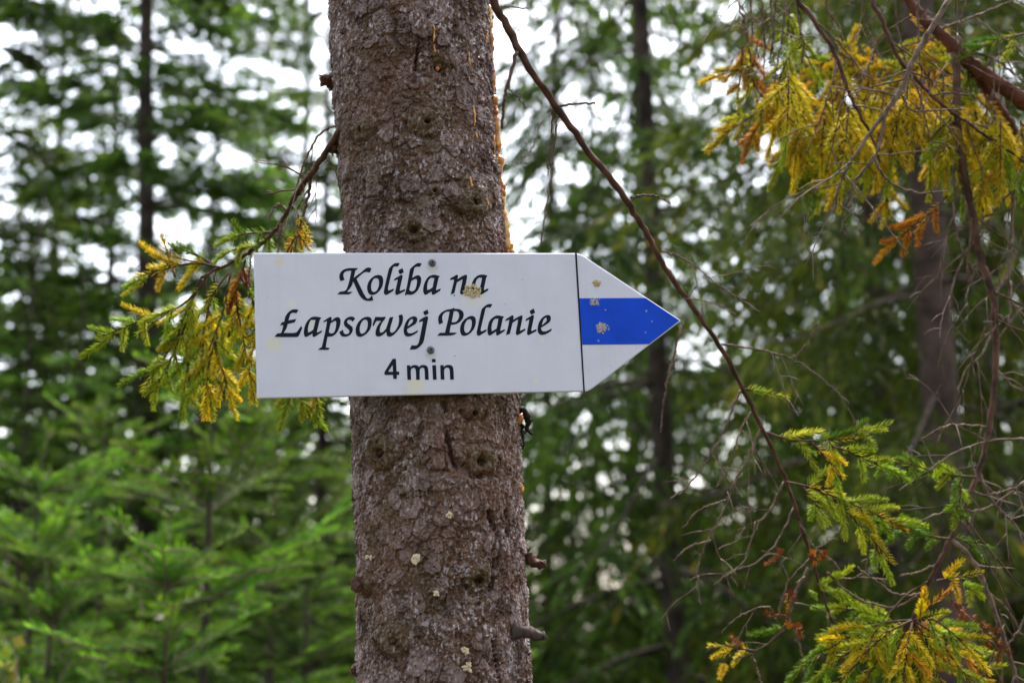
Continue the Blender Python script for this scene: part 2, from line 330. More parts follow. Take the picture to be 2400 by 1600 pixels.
BT = [
 (378, 8.0, FIRP, 0.4, 1.0, 'tall_fir', 'tall dark fir with bare straight stem left of the signed trunk'),
 (-60, 8.5, FIRQ, 1.2, 1.1, 'fir_tree', 'dense green fir filling the upper left edge of the forest'),
 (110, 13, FIRO, 2.0, 1.1, 'fir_tree', 'yellowish fir seen beyond the left edge tree, half hidden'),
 (600, 16, FIRQ, 3.1, 1.2, 'fir_tree', 'slender distant fir between the tall dark fir and the signed trunk'),
 (760, 9.5, FIRQ, 5.0, 0.9, 'fir_tree', 'small fir whose boughs reach behind the signed trunk from left'),
 (235, 10.5, FIRQ, 4.2, 1.0, 'fir_tree', 'bushy fir just left of the tall dark fir and slightly behind it'),
 (490, 11.5, FIRQ, 1.7, 1.0, 'fir_tree', 'bushy fir right of the tall dark fir, its trunk lost in foliage'),
 (1480, 12.5, FIRQ, 2.9, 1.15, 'fir_tree', 'mid green fir whose layered boughs fill the gap above the arrow tip'),
 (700, 13, FIRO, 0.8, 1.1, 'fir_tree', 'pale olive fir seen through the dead twigs left of the signed trunk'),
 (60, 6.2, FIRQ, 3.7, 0.42, 'fir_tree', 'low dark fir in shade beside the bright saplings, far left'),
 (330, 7.0, FIRQ, 0.9, 0.40, 'fir_tree', 'low dark fir standing under the tall dark fir'),
 (620, 7.2, FIRQ, 2.2, 0.36, 'fir_tree', 'low dark fir behind the bright sapling next to the signed trunk'),
 (190, 5.6, FIRQ, 1.9, 0.34, 'fir_tree', 'low shaded fir between the left edge sapling and the largest sapling'),
 (470, 5.9, FIRQ, 4.4, 0.36, 'fir_tree', 'low shaded fir right behind the largest bright sapling'),
 (760, 6.4, FIRQ, 0.2, 0.38, 'fir_tree', 'low shaded fir half hidden by the left side of the signed trunk'),
 (-80, 5.8, FIRQ, 2.6, 0.40, 'fir_tree', 'low shaded fir cut off by the left edge of the view'),
 (1610, 6.6, SPA, 0.3, 1.0, 'spruce_tree', 'dark leaning spruce with bare trunk behind the blue arrow tip'),
 (1400, 10.5, SPB, 1.1, 1.0, 'spruce_tree', 'straight dark spruce trunk just right of the signed trunk'),
 (1270, 9.0, SPB, 2.6, 1.0, 'spruce_tree', 'spruce with curtains of hanging green twigs right of the signed trunk top'),
 (1760, 12, SPB, 4.0, 1.1, 'spruce_tree', 'feathery spruce letting bright sky through, right of the leaning spruce'),
 (1930, 10, SPA, 2.2, 1.0, 'spruce_tree', 'dense spruce behind the yellow drooping branches, upper right'),
 (2060, 7.6, SPO, 5.2, 1.0, 'spruce_tree', 'olive brown spruce left of the pale trunk in the shady right side'),
 (2195, 5.4, SPP, 1.5, 1.0, 'spruce_tree', 'spruce with pale reddish trunk in the shady right side'),
 (2390, 6.5, SPA, 3.3, 0.95, 'spruce_tree', 'dark spruce at the right edge behind the dead twigs'),
 (2290, 9.5, SPO, 0.2, 1.1, 'spruce_tree', 'olive spruce further back between pale trunk and right edge'),
 (2150, 11.5, SPO, 3.0, 1.1, 'spruce_tree', 'shadowy spruce seen between the olive brown spruce and the pale trunk'),
 (2380, 12, SPA, 1.0, 1.1, 'spruce_tree', 'shadowy spruce furthest back behind the right edge tangle'),
 (1990, 13, SPA, 4.6, 1.1, 'spruce_tree', 'shadowy spruce far back below the yellow drooping branches'),
 (1330, 8.0, FIRO, 0.5, 0.34, 'fir_tree', 'low yellow green conifer beside the lower right of the signed trunk'),
 (1540, 9.0, FIRO, 2.5, 0.36, 'fir_tree', 'low olive conifer at the foot of the leaning spruce'),
 (1800, 8.0, FIRO, 4.1, 0.40, 'fir_tree', 'low olive conifer behind the thin dead twigs, lower right'),
 (2060, 6.4, FIRO, 1.7, 0.36, 'fir_tree', 'low conifer in deep shade behind the lower right green twigs'),
 (2330, 7.0, FIRO, 3.0, 0.42, 'fir_tree', 'low conifer in deep shade at the lower right corner'),
]
for px, d, pr, rot, s, nm, lab in BT: plant(nm, px, d, pr, lab, 'tree', G, rot, s)

for x, y, pr, rot, s, lab in ((-4.5, -4.5, SPA, .4, 1.25, 'unseen tall spruce added behind the viewer, to the left'), (-.8, -6.5, SPB, 2.0, 1.35, 'unseen tall spruce added straight behind the viewer'), (3.4, -5.0, SPA, 4.0, 1.25, 'unseen tall spruce added behind the viewer, to the right'), (6.5, -2.0, SPB, 1.0, 1.2, 'unseen spruce added level with the viewer, far to the right'), (-6.5, -.5, FIRQ, 3.0, 1.3, 'unseen fir added level with the viewer, far to the left'), (1.2, -9.5, SPO, 5.0, 1.4, 'unseen olive spruce added furthest back behind the viewer'), (-3.2, -8.5, FIRP, 5.0, 1.4, 'unseen tall dark fir added behind the viewer')):  # unseen trees, added to cut the fill light on the sign
    o = thing('fill_block_tree', (x, y, ground_z(x, y)), lab, 'tree', 'unseen conifers added to block fill light')
    for nm, me in pr: c = link(nm, me, o); c.rotation_euler = (0, 0, rot); c.scale = (s,) * 3

def far_forest():
    rng = np.random.default_rng(5); cr = MB()
    for k in range(85):
        x = rng.uniform(-17, 17); y = rng.uniform(20, 40); z = ground_z(x, y); H = rng.uniform(2.4, 4.6) + (5 if x > 6.5 else 0) + (2.6 if x < -2 else 0)
        n = 700; zz = H * rng.random(n) ** 1.3; r = (1 - zz / H) * rng.uniform(1.1, 1.7) * np.sqrt(rng.random(n)); a = rng.uniform(0, 6.28, n)
        P = np.stack([x + r * np.cos(a), y + r * np.sin(a), z + zz + .2], -1)
        D = nrm(np.stack([np.cos(a), np.sin(a), rng.normal(-.5, .4, n)], -1))
        V, F = leaf_quads(P, D, rng.uniform(.2, .42, n), rng.uniform(.06, .14, n), rng)
        cr.add(V, None, F, np.repeat(np.clip(rng.normal(.4, .2, n), 0, 1), 4))
        cr.add(*tube(np.array([[x, y, z - .2], [x, y, z + H * .6], [x, y, z + H]]), [.1, .07, .01], 6), m=1)
    tag(link('far_forest', cr.mesh('far_forest', [M_CROWN, M_FARTRUNK])), 'distant conifer forest closing the view behind the nearer trees', 'forest', kind='stuff')
far_forest()

# ------------------------------------------------------------------ young bright firs (lower left)
def fir_shoot(mb, p, d, nrmv, L, rng, nl=.028):
    """flat comb shoot"""
    n = max(6, int(L / .0034)); t = (np.arange(n) + .5) / n
    bend = nrmv * -.10
    for s in (-1, 1):
        sd_ = np.cross(d, nrmv) * s
        P = p + d * (L * t)[:, None] + bend * (L * t * t)[:, None]
        D = nrm(d * .55 + sd_ * .8 + nrmv * .22 + rng.normal(0, .10, (n, 3)))
        ll = nl * np.clip(1.15 - .5 * t ** 3, .4, 1.2) * rng.uniform(.85, 1.1, n)
        V, F = leaf_quads(P, D, ll, np.full(n, .0030), rng)
        mb.add(V, None, F, np.repeat(np.clip(rng.normal(.22, .12, n) + .6 * t, 0, 1), 4), 0)
    C = p + d * (L * np.linspace(0, 1, 5))[:, None] + bend * (L * np.linspace(0, 1, 5) ** 2)[:, None]
    mb.add(*tube(C, np.linspace(.0022, .001, 5), 4, cap=False), m=1)
def fir_bough(seed, L):
    rng = np.random.default_rng(seed); mb = MB()
    X = np.array([1., 0, 0]); Z = np.array([0, 0, 1.])
    fir_shoot(mb, np.zeros(3), X, Z, L, rng)
    q = .10 * L
    while q < L * .93:
        for s in (-1, 1):
            ln = (L - q) * rng.uniform(.40, .55) + .045
            a = R_(rng.uniform(42, 60)) * s; d = np.array([math.cos(a), math.sin(a), rng.normal(0, .07)]); d = nrm(d)
            p = np.array([q, 0, -.10 * q * q / L])
            fir_shoot(mb, p, d, Z, ln, rng)
            qq = .35 * ln
            while qq < .7 * ln and ln > .17:
                s2 = rng.choice((-1, 1)); a2 = a + R_(48) * s2
                fir_shoot(mb, p + d * qq, nrm(np.array([math.cos(a2), math.sin(a2), rng.normal(0, .06)])), Z, (ln - qq) * .5 + .03, rng); qq += .07
        q += rng.uniform(.10, .145)
    return mb.mesh('fir_bough_%d' % seed, [M_FIR, M_TWIG])
FB = [fir_bough(1, .42), fir_bough(2, .34), fir_bough(3, .26), fir_bough(4, .18)]
FBL = [.42, .34, .26, .18]
def young_fir(px, py, d, H, spread, label, seed, lean=0.0):
    """apex at the given image point; H metres of stem below it"""
    rng = np.random.default_rng(seed); top = at(px, py, d); g = ground_z(top[0], top[1]); base = np.array([top[0], top[1], g])
    o = thing('young_fir', base, label, 'tree', 'bright young firs at the lower left')
    Ht = top[2] - g
    zz = np.linspace(0, Ht, 12); ax = lambda z: np.stack([lean * (z - Ht), 0 * z, z], -1)
    mb = MB(); mb.add(*tube(ax(zz), .004 + .008 * (Ht - zz), 8, .05, rng))
    link('trunk', mb.mesh('young_fir_trunk', [M_FARTRUNK], True), o)
    # leader
    lead = link('bough', FB[3], o); lead.location = ax(np.array([Ht - .06]))[0]; lead.rotation_euler = (0, R_(-88), rng.uniform(0, 6))
    z = Ht - .05
    while z > Ht - H:
        nb = 4; a0 = rng.uniform(0, 6.28); depth = Ht - z
        want = min(spread * (.25 + .75 * min(depth / (.55 * H), 1)), spread) * 1.0
        for k in range(nb):
            az = a0 + k * 6.283 / nb + rng.normal(0, .2); w = want * rng.uniform(.75, 1.15) + .1
            i = int(np.argmin([abs(l - w) for l in FBL])); c = link('bough', FB[i], o)
            el = R_(rng.normal(42 - 45 * min(depth / H, 1), 9)); s = w / FBL[i]; c.scale = (s, s, s)
            c.location = ax(np.array([z + rng.uniform(-.015, .015)]))[0]
            c.rotation_euler = (rng.normal(0, .15), -el, az)
        z -= rng.uniform(.19, .25) if depth < .5 else rng.uniform(.26, .34)
    return o
young_fir(500, 935, 3.7, 1.3, .50, 'largest bright green sapling fir, its dark stem bare beside the signed trunk', 31)
young_fir(395, 1320, 3.1, .8, .30, 'small bright sapling fir with one upright tip in front of the larger one', 32)
young_fir(90, 1110, 3.9, 1.0, .50, 'bright sapling fir at the left edge with long sloping boughs', 33)
young_fir(720, 1340, 4.2, .9, .42, 'dull green sapling fir close against the left side of the signed trunk', 34)
young_fir(120, 1420, 3.5, .7, .34, 'low green sapling fir near the lower left corner', 35)
young_fir(650, 955, 4.6, 1.4, .55, 'sapling fir half hidden behind the largest bright sapling', 36)
young_fir(250, 1020, 4.9, 1.3, .5, 'sapling fir in shade between the left edge sapling and the largest one', 37)
def corner_shrub():
    rng = np.random.default_rng(8); b = at(10, 1560, 2.9); g = ground_z(b[0], b[1]); o = thing('leafy_shrub', (b[0], b[1], g), 'yellow green broad leaved shrub in the lower left corner', 'shrub')
    st = MB(); lf = MB()
    for k in range(9):
        e = b + np.array([rng.uniform(-.14, .10), rng.uniform(-.15, .15), rng.uniform(-.05, .07)]); P = catmull([[b[0] + rng.normal(0, .02), b[1] + rng.normal(0, .02), g], (b + e) / 2 + rng.normal(0, .05, 3) - [0, 0, .5], e], 12)
        st.add(*tube(P, np.linspace(.006, .0015, 12), 5))
        n = 34; t = rng.uniform(7, 11, n); i = t.astype(int).clip(0, 10); Q = P[i] + (P[np.minimum(i + 1, 11)] - P[i]) * (t - i)[:, None]
        V, F = leaf_quads(Q + rng.normal(0, .02, (n, 3)), nrm(rng.normal(0, 1, (n, 3)) + [0, 0, .2]), rng.uniform(.03, .05, n), rng.uniform(.022, .034, n), rng); lf.add(V, None, F, np.repeat(rng.uniform(0, 1, n), 4))
    link('stem', st.mesh('shrub_stem', [M_TWIG], True, (b[0], b[1], g)), o)
    tag(link('foliage', lf.mesh('shrub_foliage', [M_LEAF], False, (b[0], b[1], g)), o), kind='stuff')
corner_shrub()

# ------------------------------------------------------------------ pose of the sign plate (a plane in the world)
def _rot(a, b, c):
    ca, sa, cb, sb, cc, sc = math.cos(a), math.sin(a), math.cos(b), math.sin(b), math.cos(c), math.sin(c)
    return np.array([[ca, 0, sa], [0, 1, 0], [-sa, 0, ca]]) @ np.array([[1, 0, 0], [0, cb, -sb], [0, sb, cb]]) @ np.array([[cc, -sc, 0], [sc, cc, 0], [0, 0, 1]])
SR = _rot(-.22428, -.1772, -.0133)
toW = lambda v: CR * v[0] - CU * v[1] + CF * v[2]
PX, PY, PN = toW(SR[:, 0]), -toW(SR[:, 1]), -toW(SR[:, 2])
SW, SH, ST = .34248, .15104, .11497          # body width, height, point length
PC = CAM + toW(np.array([-.0386, -.01979, 1.5]))
M_SIGN = Matrix(((PX[0], PY[0], PN[0], PC[0]), (PX[1], PY[1], PN[1], PC[1]), (PX[2], PY[2], PN[2], PC[2]), (0, 0, 0, 1)))
def on_plate(px, py):
    """image point -> (x, y) on the plate face"""
    d = at(px, py, 1.0) - CAM; t = ((PC - CAM) @ PN) / (d @ PN); q = CAM + d * t - PC
    return q @ PX, q @ PY

# ------------------------------------------------------------------ the signed spruce: trunk frame
_PYS = np.array([-60, 0, 290, 590, 930, 1360, 1600, 1660.])
_L = np.array([764, 768, 790, 809, 823, 836, 838, 838.]); _Rr = np.array([1148, 1151, 1163, 1190, 1215, 1233, 1247, 1250.])
_CX = (_L + _Rr) / 2; _HW = (_Rr - _L) / 2
# depth of the axis: plate back rests on the bark
def _axis_depth(py): return DC0 + (755 - py) / FPX * 1.6 * math.tan(.177)
DC0 = 1.60
for _ in range(20):
    c = at(1003, 755, DC0); R0 = 197 / FPX * DC0 * .993
    gap = (PC - c) @ PN - (R0 + .0095)
    DC0 -= gap / abs(PN @ CF)
_C = np.array([at(x, y, _axis_depth(y)) for x, y in zip(_CX, _PYS)])
_RR = np.array([h / FPX * _axis_depth(y) * .993 for h, y in zip(_HW, _PYS)])
AX = nrm(_C[-1] - _C[0]) * -1            # up
TC0 = _C[3]
_S = (_C - TC0) @ AX                      # decreasing with py
E1 = nrm(CR - AX * (CR @ AX)); E2 = np.cross(E1, AX); E2 = E2 if E2 @ CF < 0 else -E2
def t_center(s):
    s = np.asarray(s, float); idx = np.argsort(_S)
    out = np.stack([np.interp(s, _S[idx], (_C[idx] - TC0 - np.outer(_S[idx], AX))[:, k]) for k in range(3)], -1)
    return TC0 + out + np.multiply.outer(s, AX)
def t_rad(s):
    idx = np.argsort(_S); s = np.asarray(s, float); r = np.interp(s, _S[idx], _RR[idx])
    return r + np.maximum(_S.min() - s, 0) ** 1.5 * .03 - np.maximum(s - _S.max(), 0) * .008
def px_to_ts(px, py):
    """image point on the near bark -> (theta, s)"""
    d = nrm(at(px, py, 1.0) - CAM); s = np.interp(py, _PYS, _S)
    for _ in range(6):
        c = t_center(s); r = float(t_rad(s)); w = CAM - c; w = w - AX * (w @ AX); dd = d - AX * (d @ AX)
        A, B, Cc = dd @ dd, 2 * (w @ dd), w @ w - r * r; disc = max(B * B - 4 * A * Cc, 0); t = (-B - math.sqrt(disc)) / (2 * A)
        p = CAM + d * t; s = float((p - TC0) @ AX)
    q = p - t_center(s); return math.atan2(q @ E1, q @ E2), s
def ts_pos(th, s, h=0.0):
    th = np.asarray(th, float); s = np.asarray(s, float); r = t_rad(s) + h
    return t_center(s) + (r * np.sin(th))[..., None] * E1 + (r * np.cos(th))[..., None] * E2
KNOTS = [(850, 300, 26, 1), (1000, 280, 26, 1), (1108, 468, 32, 1), (970, 532, 26, .8), (1030, 150, 30, .6), (1112, 962, 24, .8), (893, 1053, 30, 1.1), (1127, 1072, 30, .95), (858, 1368, 28, 1.1), (1122, 1352, 33, 1.0), (925, 1492, 30, 1), (1018, 445, 14, .6)]
FISS = [[(1130, 1118), (1140, 1160), (1150, 1210), (1170, 1280), (1155, 1330), (1150, 1390), (1152, 1450), (1160, 1520), (1172, 1610)], [(1046, 900), (1042, 990), (1075, 1105), (1128, 1115)], [(1108, 20), (1118, 90), (1130, 160)], [(1185, 1170), (1190, 1260)], [(1010, 30), (985, 70), (975, 150), (970, 190)]]
def bark_height(th, s, attrs=True):
    u = th * .09; v = s
    wu = u + .006 * (fbm(u * 60, v * 60, 50) - .5); wv = v + .006 * (fbm(u * 60, v * 60, 60) - .5)
    h = .007 * (fbm(u * 14, v * 9, 1, 3) - .45)
    F1, F2, ID, DX, DY = worley(wu / .021, wv / .025, 4)
    e = np.clip((F2 - F1) / .16, 0, 1); big = ID > .58
    cr1 = (1 - e) * np.clip((fbm(u * 45, v * 45, 5) - .42) * 5, 0, 1) * np.where(big, 1, .25)
    h = h + np.where(big, (.0016 * ID - .0034 * DY * (ID - .3) + .0012 * DX * (ID - .7)) * e ** .6, .0002) - .0010 * cr1
    G1, G2, JD, GX, GY = worley(wu / .0060 + 3 * fbm(u * 200, v * 200, 8, 2), wv / .0082 + 3 * fbm(u * 200, v * 200, 9, 2), 14)
    h = h + .0015 * (JD - .5) - .0022 * GY * (JD + .2) + .0008 * GX * (JD - .5) - .0004 * (1 - np.clip((G2 - G1) / .25, 0, 1))
    K1, K2, LD, _, KY = worley(wu / .0024, wv / .0034, 24)
    h = h + .0008 * (LD - .5) - .0008 * KY * LD
    g_e = 1 - np.clip((G2 - G1) / .14, 0, 1); crack = np.maximum(.6 * cr1, .8 * g_e * np.clip((fbm(u * 30, v * 22, 31, 3) - .40) * 8, 0, 1)); h = h - .0009 * crack; moss = .55 * np.clip((fbm(u * 22, v * 14, 41, 4) - .52) * 7, 0, 1)  # small-cell edges widen the crack mask, so more shade is painted in
    tone = np.where(big, ID * (fbm(u * 30, v * 30, 71, 3) > .42), 0) * e
    for px, py, a, k in KNOTS:
        t0, s0 = px_to_ts(px, py); a *= 1.5 / FPX * 1.05
        du = (th - t0) * .092; dv = s - s0; d = np.hypot(du / (1.15 + .5 * math.sin(px)), dv * (1 + .25 * math.cos(py))) / a; d = d + .75 * (fbm(u * 55, v * 55, 77, 4) - .5)
        w = np.exp(-d ** 2 * .9)
        h = h * (1 - .25 * w) + k * (.0075 * w * (1 + .13 * np.cos(d * 11 + 3 * fbm(u * 50, v * 50, 33, 2))) - .019 * np.exp(-((du / 1.15) ** 2 + (dv + .28 * a) ** 2) / ((.23 + .11 * math.sin(px * 7 + py)) * a) ** 2 * (.45 + 1.1 * fbm(u * 110, v * 110, 79, 2)))) 
        # the crease under the swelling
        h = h - .0055 * k * np.exp(-((d - 1.15) / .17) ** 2) * (dv < 0)
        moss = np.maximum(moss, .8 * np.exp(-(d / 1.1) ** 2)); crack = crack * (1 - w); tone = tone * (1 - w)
    for f in FISS:
        P = np.array([px_to_ts(x, y) for x, y in f]); P = catmull(P, 60); U = P[:, 0] * .09; dist = np.full(u.shape, 9.)
        box = (np.abs(s - P[:, 1].mean()) < np.ptp(P[:, 1]) / 2 + .02) & (np.abs(u - U.mean()) < np.ptp(U) / 2 + .02)
        if not box.any(): continue
        ub = u[box] + .004 * (fbm(u[box] * 120, v[box] * 120, 91, 3) - .5); db = np.full(ub.shape, 9.)
        for q in range(60): db = np.minimum(db, np.hypot(ub - U[q], v[box] - P[q, 1]))
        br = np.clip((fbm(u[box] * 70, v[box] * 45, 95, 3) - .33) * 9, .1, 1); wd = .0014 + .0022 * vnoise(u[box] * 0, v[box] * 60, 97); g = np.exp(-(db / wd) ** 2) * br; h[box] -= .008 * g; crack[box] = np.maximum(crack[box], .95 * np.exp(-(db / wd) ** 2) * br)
    return h, np.clip(crack, 0, 1), np.clip(tone, 0, 1), np.clip(moss, 0, 1)
s_bot, s_top = _S.min(), _S.max()
FOOT_P = t_center(np.array([s_bot - 1.25]))[0]
FOOT = np.array([FOOT_P[0], FOOT_P[1], ground_z(FOOT_P[0], FOOT_P[1])])
SPRUCE = thing('spruce_tree', FOOT, 'scaly barked spruce trunk carrying the white arrow sign, orange resin down its right edge', 'tree')
def build_trunk():
    step = .00092
    th = np.concatenate([np.linspace(-R_(104), R_(104), int(R_(208) * .093 / step)), np.linspace(R_(106), R_(254), 26)])
    sr = np.concatenate([np.linspace(s_bot - 1.6, s_bot - .012, 70), np.arange(s_bot - .01, s_top + .01, step), np.linspace(s_top + .012, s_top + 6, 60)])
    TH, S = np.meshgrid(th, sr); TW = np.where(TH > math.pi, TH - 2 * math.pi, TH)
    h, ck, tn, ms = bark_height(TH, S)
    V = ts_pos(TH.ravel(), S.ravel(), h.ravel()) - FOOT
    n = len(th); i = np.arange(len(sr) - 1)[:, None] * n; j = np.arange(n)[None]; k = (j + 1) % n
    F = np.stack([i + j, i + k, i + n + k, i + n + j], -1).reshape(-1, 4)
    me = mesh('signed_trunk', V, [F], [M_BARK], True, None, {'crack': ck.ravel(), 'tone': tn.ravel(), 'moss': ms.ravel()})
    return link('trunk', me, SPRUCE)
TRUNK = build_trunk()
def local(M, base): return Matrix.Translation(-Vector(base)) @ M

# lifted bark scales, each a piece of its own
def bark_scales():
    rng = np.random.default_rng(77)
    spots = [(975, 330, 1), (1000, 28, 2.3), (905, 260, 1.2), (870, 95, 1), (905, 165, 1.1), (1010, 520, 1.2), (960, 430, 1), (905, 300, 1.1), (1060, 400, .9), (955, 990, 1.5), (1020, 1020, 1.2), (1095, 1160, 1.3), (940, 1270, .9), (975, 1405, 1.1), (985, 1545, 1.5), (1010, 1550, 1.1), (1085, 240, 1), (920, 520, .9), (800, 60, .9), (1040, 90, 1), (1050, 330, 1.2), (925, 1170, 1), (1015, 1320, .9), (1060, 1450, 1), (985, 1130, 1.1), (1035, 1210, 1)]
    for k in range(58):
        spots.append((rng.uniform(800, 1200), rng.choice([rng.uniform(0, 570), rng.uniform(950, 1590)]), rng.uniform(.55, 1.0)))
    for px, py, sc in spots:
        cxp = np.interp(py, _PYS, _CX); hw = np.interp(py, _PYS, _HW)
        if abs(px - cxp) > hw * .93: continue
        if any(math.hypot(px - a, py - b) < c * 1.2 for a, b, c, _ in KNOTS): continue
        t0, s0 = px_to_ts(px, py); w = .0085 * sc * rng.uniform(.8, 1.15); hgt = .0098 * sc * rng.uniform(.8, 1.25)
        nr, na = 12, 40; a = np.linspace(0, 2 * np.pi, na, endpoint=False); rad = 1 + .16 * np.cos(2 * a + rng.uniform(0, 6)) + .12 * np.cos(3 * a + rng.uniform(0, 6)) + .06 * rng.standard_normal(na) + .10 * np.abs(np.sin(a * 2.5 + rng.uniform(0, 6)))
        rr = np.linspace(0, 1, nr)[1:]
        U = np.concatenate([[0], (rr[:, None] * rad * np.cos(a)).ravel()]) * w; Vv = np.concatenate([[0], (rr[:, None] * rad * np.sin(a)).ravel()]) * hgt
        rel = np.concatenate([[0], np.repeat(rr, na)])
        th = t0 + U / .092; s = s0 + Vv
        hh, _, _, _ = bark_height(th, s); hs_ = fbm(U * 300 + px, Vv * 300, 3, 3)
        lift = .0014 + .0012 * sc * np.clip(-Vv / hgt, -.6, 1) + .0012 * (hs_ - .5) + .0006 * (vnoise(U / .002 + px, Vv / .003, 6) - .5)
        top = ts_pos(th, s, hh * .72 + hh.mean() * .28 + lift * 1.05 + .0010 * (vnoise(U / .0016 + px, Vv / .0028, 16) - .5))
        rim = ts_pos(th[-na:], s[-na:], hh[-na:] - .001)
        V = np.vstack([top, rim]) - FOOT; n0 = len(top)
        F3 = np.array([[0, 1 + q, 1 + (q + 1) % na] for q in range(na)])
        F4 = [[1 + r * na + q, 1 + (r + 1) * na + q, 1 + (r + 1) * na + (q + 1) % na, 1 + r * na + (q + 1) % na] for r in range(nr - 2) for q in range(na)]
        F4 += [[n0 - na + q, n0 + q, n0 + (q + 1) % na, n0 - na + (q + 1) % na] for q in range(na)]
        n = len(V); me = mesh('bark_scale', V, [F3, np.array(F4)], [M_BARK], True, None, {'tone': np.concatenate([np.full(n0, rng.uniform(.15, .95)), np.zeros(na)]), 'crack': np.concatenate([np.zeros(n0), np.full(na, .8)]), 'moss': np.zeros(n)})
        link('bark_scale', me, SPRUCE)
bark_scales()
def stubs():
    rng = np.random.default_rng(3)
    L = [((778, 192), (766, 190), (756, 184), .0075, 'branch_stub'), ((800, 330), (788, 338), (781, 352), .0095, 'branch_stub'), ((1236, 1300), (1252, 1318), (1272, 1322), .006, 'branch_stub'), ((1205, 1478), (1235, 1481), (1270, 1491), .0075, 'branch_stub'), ((842, 1562), (834, 1566), (828, 1572), .005, 'branch_stub'), ((845, 1362), (838, 1372), (836, 1378), .007, 'branch_stub')]
    for a, b, c, r, nm in L:
        d0 = _axis_depth(a[1]) - (.005 if a[0] in (778, 800, 1236, 842) else .05)
        dd = (0, -.004, -.012)
        P = catmull([at(*q, d0 + e) for q, e in zip((a, b, c), dd)], 14)
        rad = r * (1 + .45 * np.exp(-np.linspace(0, 4, 14)) - .3 * np.linspace(0, 1, 14) ** 2) * (1 + .09 * rng.standard_normal(14)) * .85
        mb = MB(); mb.add(*tube(P, rad, 14, .16, rng))
        for q in range(9):   # splinters at the broken end
            e = P[-1] + nrm(P[-1] - P[-3]) * rng.uniform(.003, .008) + rng.normal(0, .0016, 3); mb.add(*tube(np.array([P[-3] + rng.normal(0, .0012, 3), P[-1] + rng.normal(0, .0024, 3), e]), [.0018, .0014, .0003], 5))
        link(nm, mb.mesh('branch_stub', [M_BOUGH if r != .0075 or a[0] == 778 else M_PALETRUNK], True, FOOT), SPRUCE)
    for px, py, a, k in KNOTS[::2]:      # hollow pegs in the knots
        t0, s0 = px_to_ts(px - 3, py + 4); c = ts_pos(np.array([t0]), np.array([s0]), np.array([-.004]))[0]; nn = nrm(math.sin(t0) * E1 + math.cos(t0) * E2 - AX * .35)
        P = np.array([c + nn * q + rng.normal(0, .0007, 3) for q in (-.003, .001, .004, .0065, .0075)]); rr = np.array([.0050, .0046, .0036, .0026, .0008]) * a / 30
        mb = MB(); mb.add(*tube(P, rr, 12, .24, rng)); link('knot', mb.mesh('knot_peg', [M_BOUGH], True, FOOT), SPRUCE)
stubs()
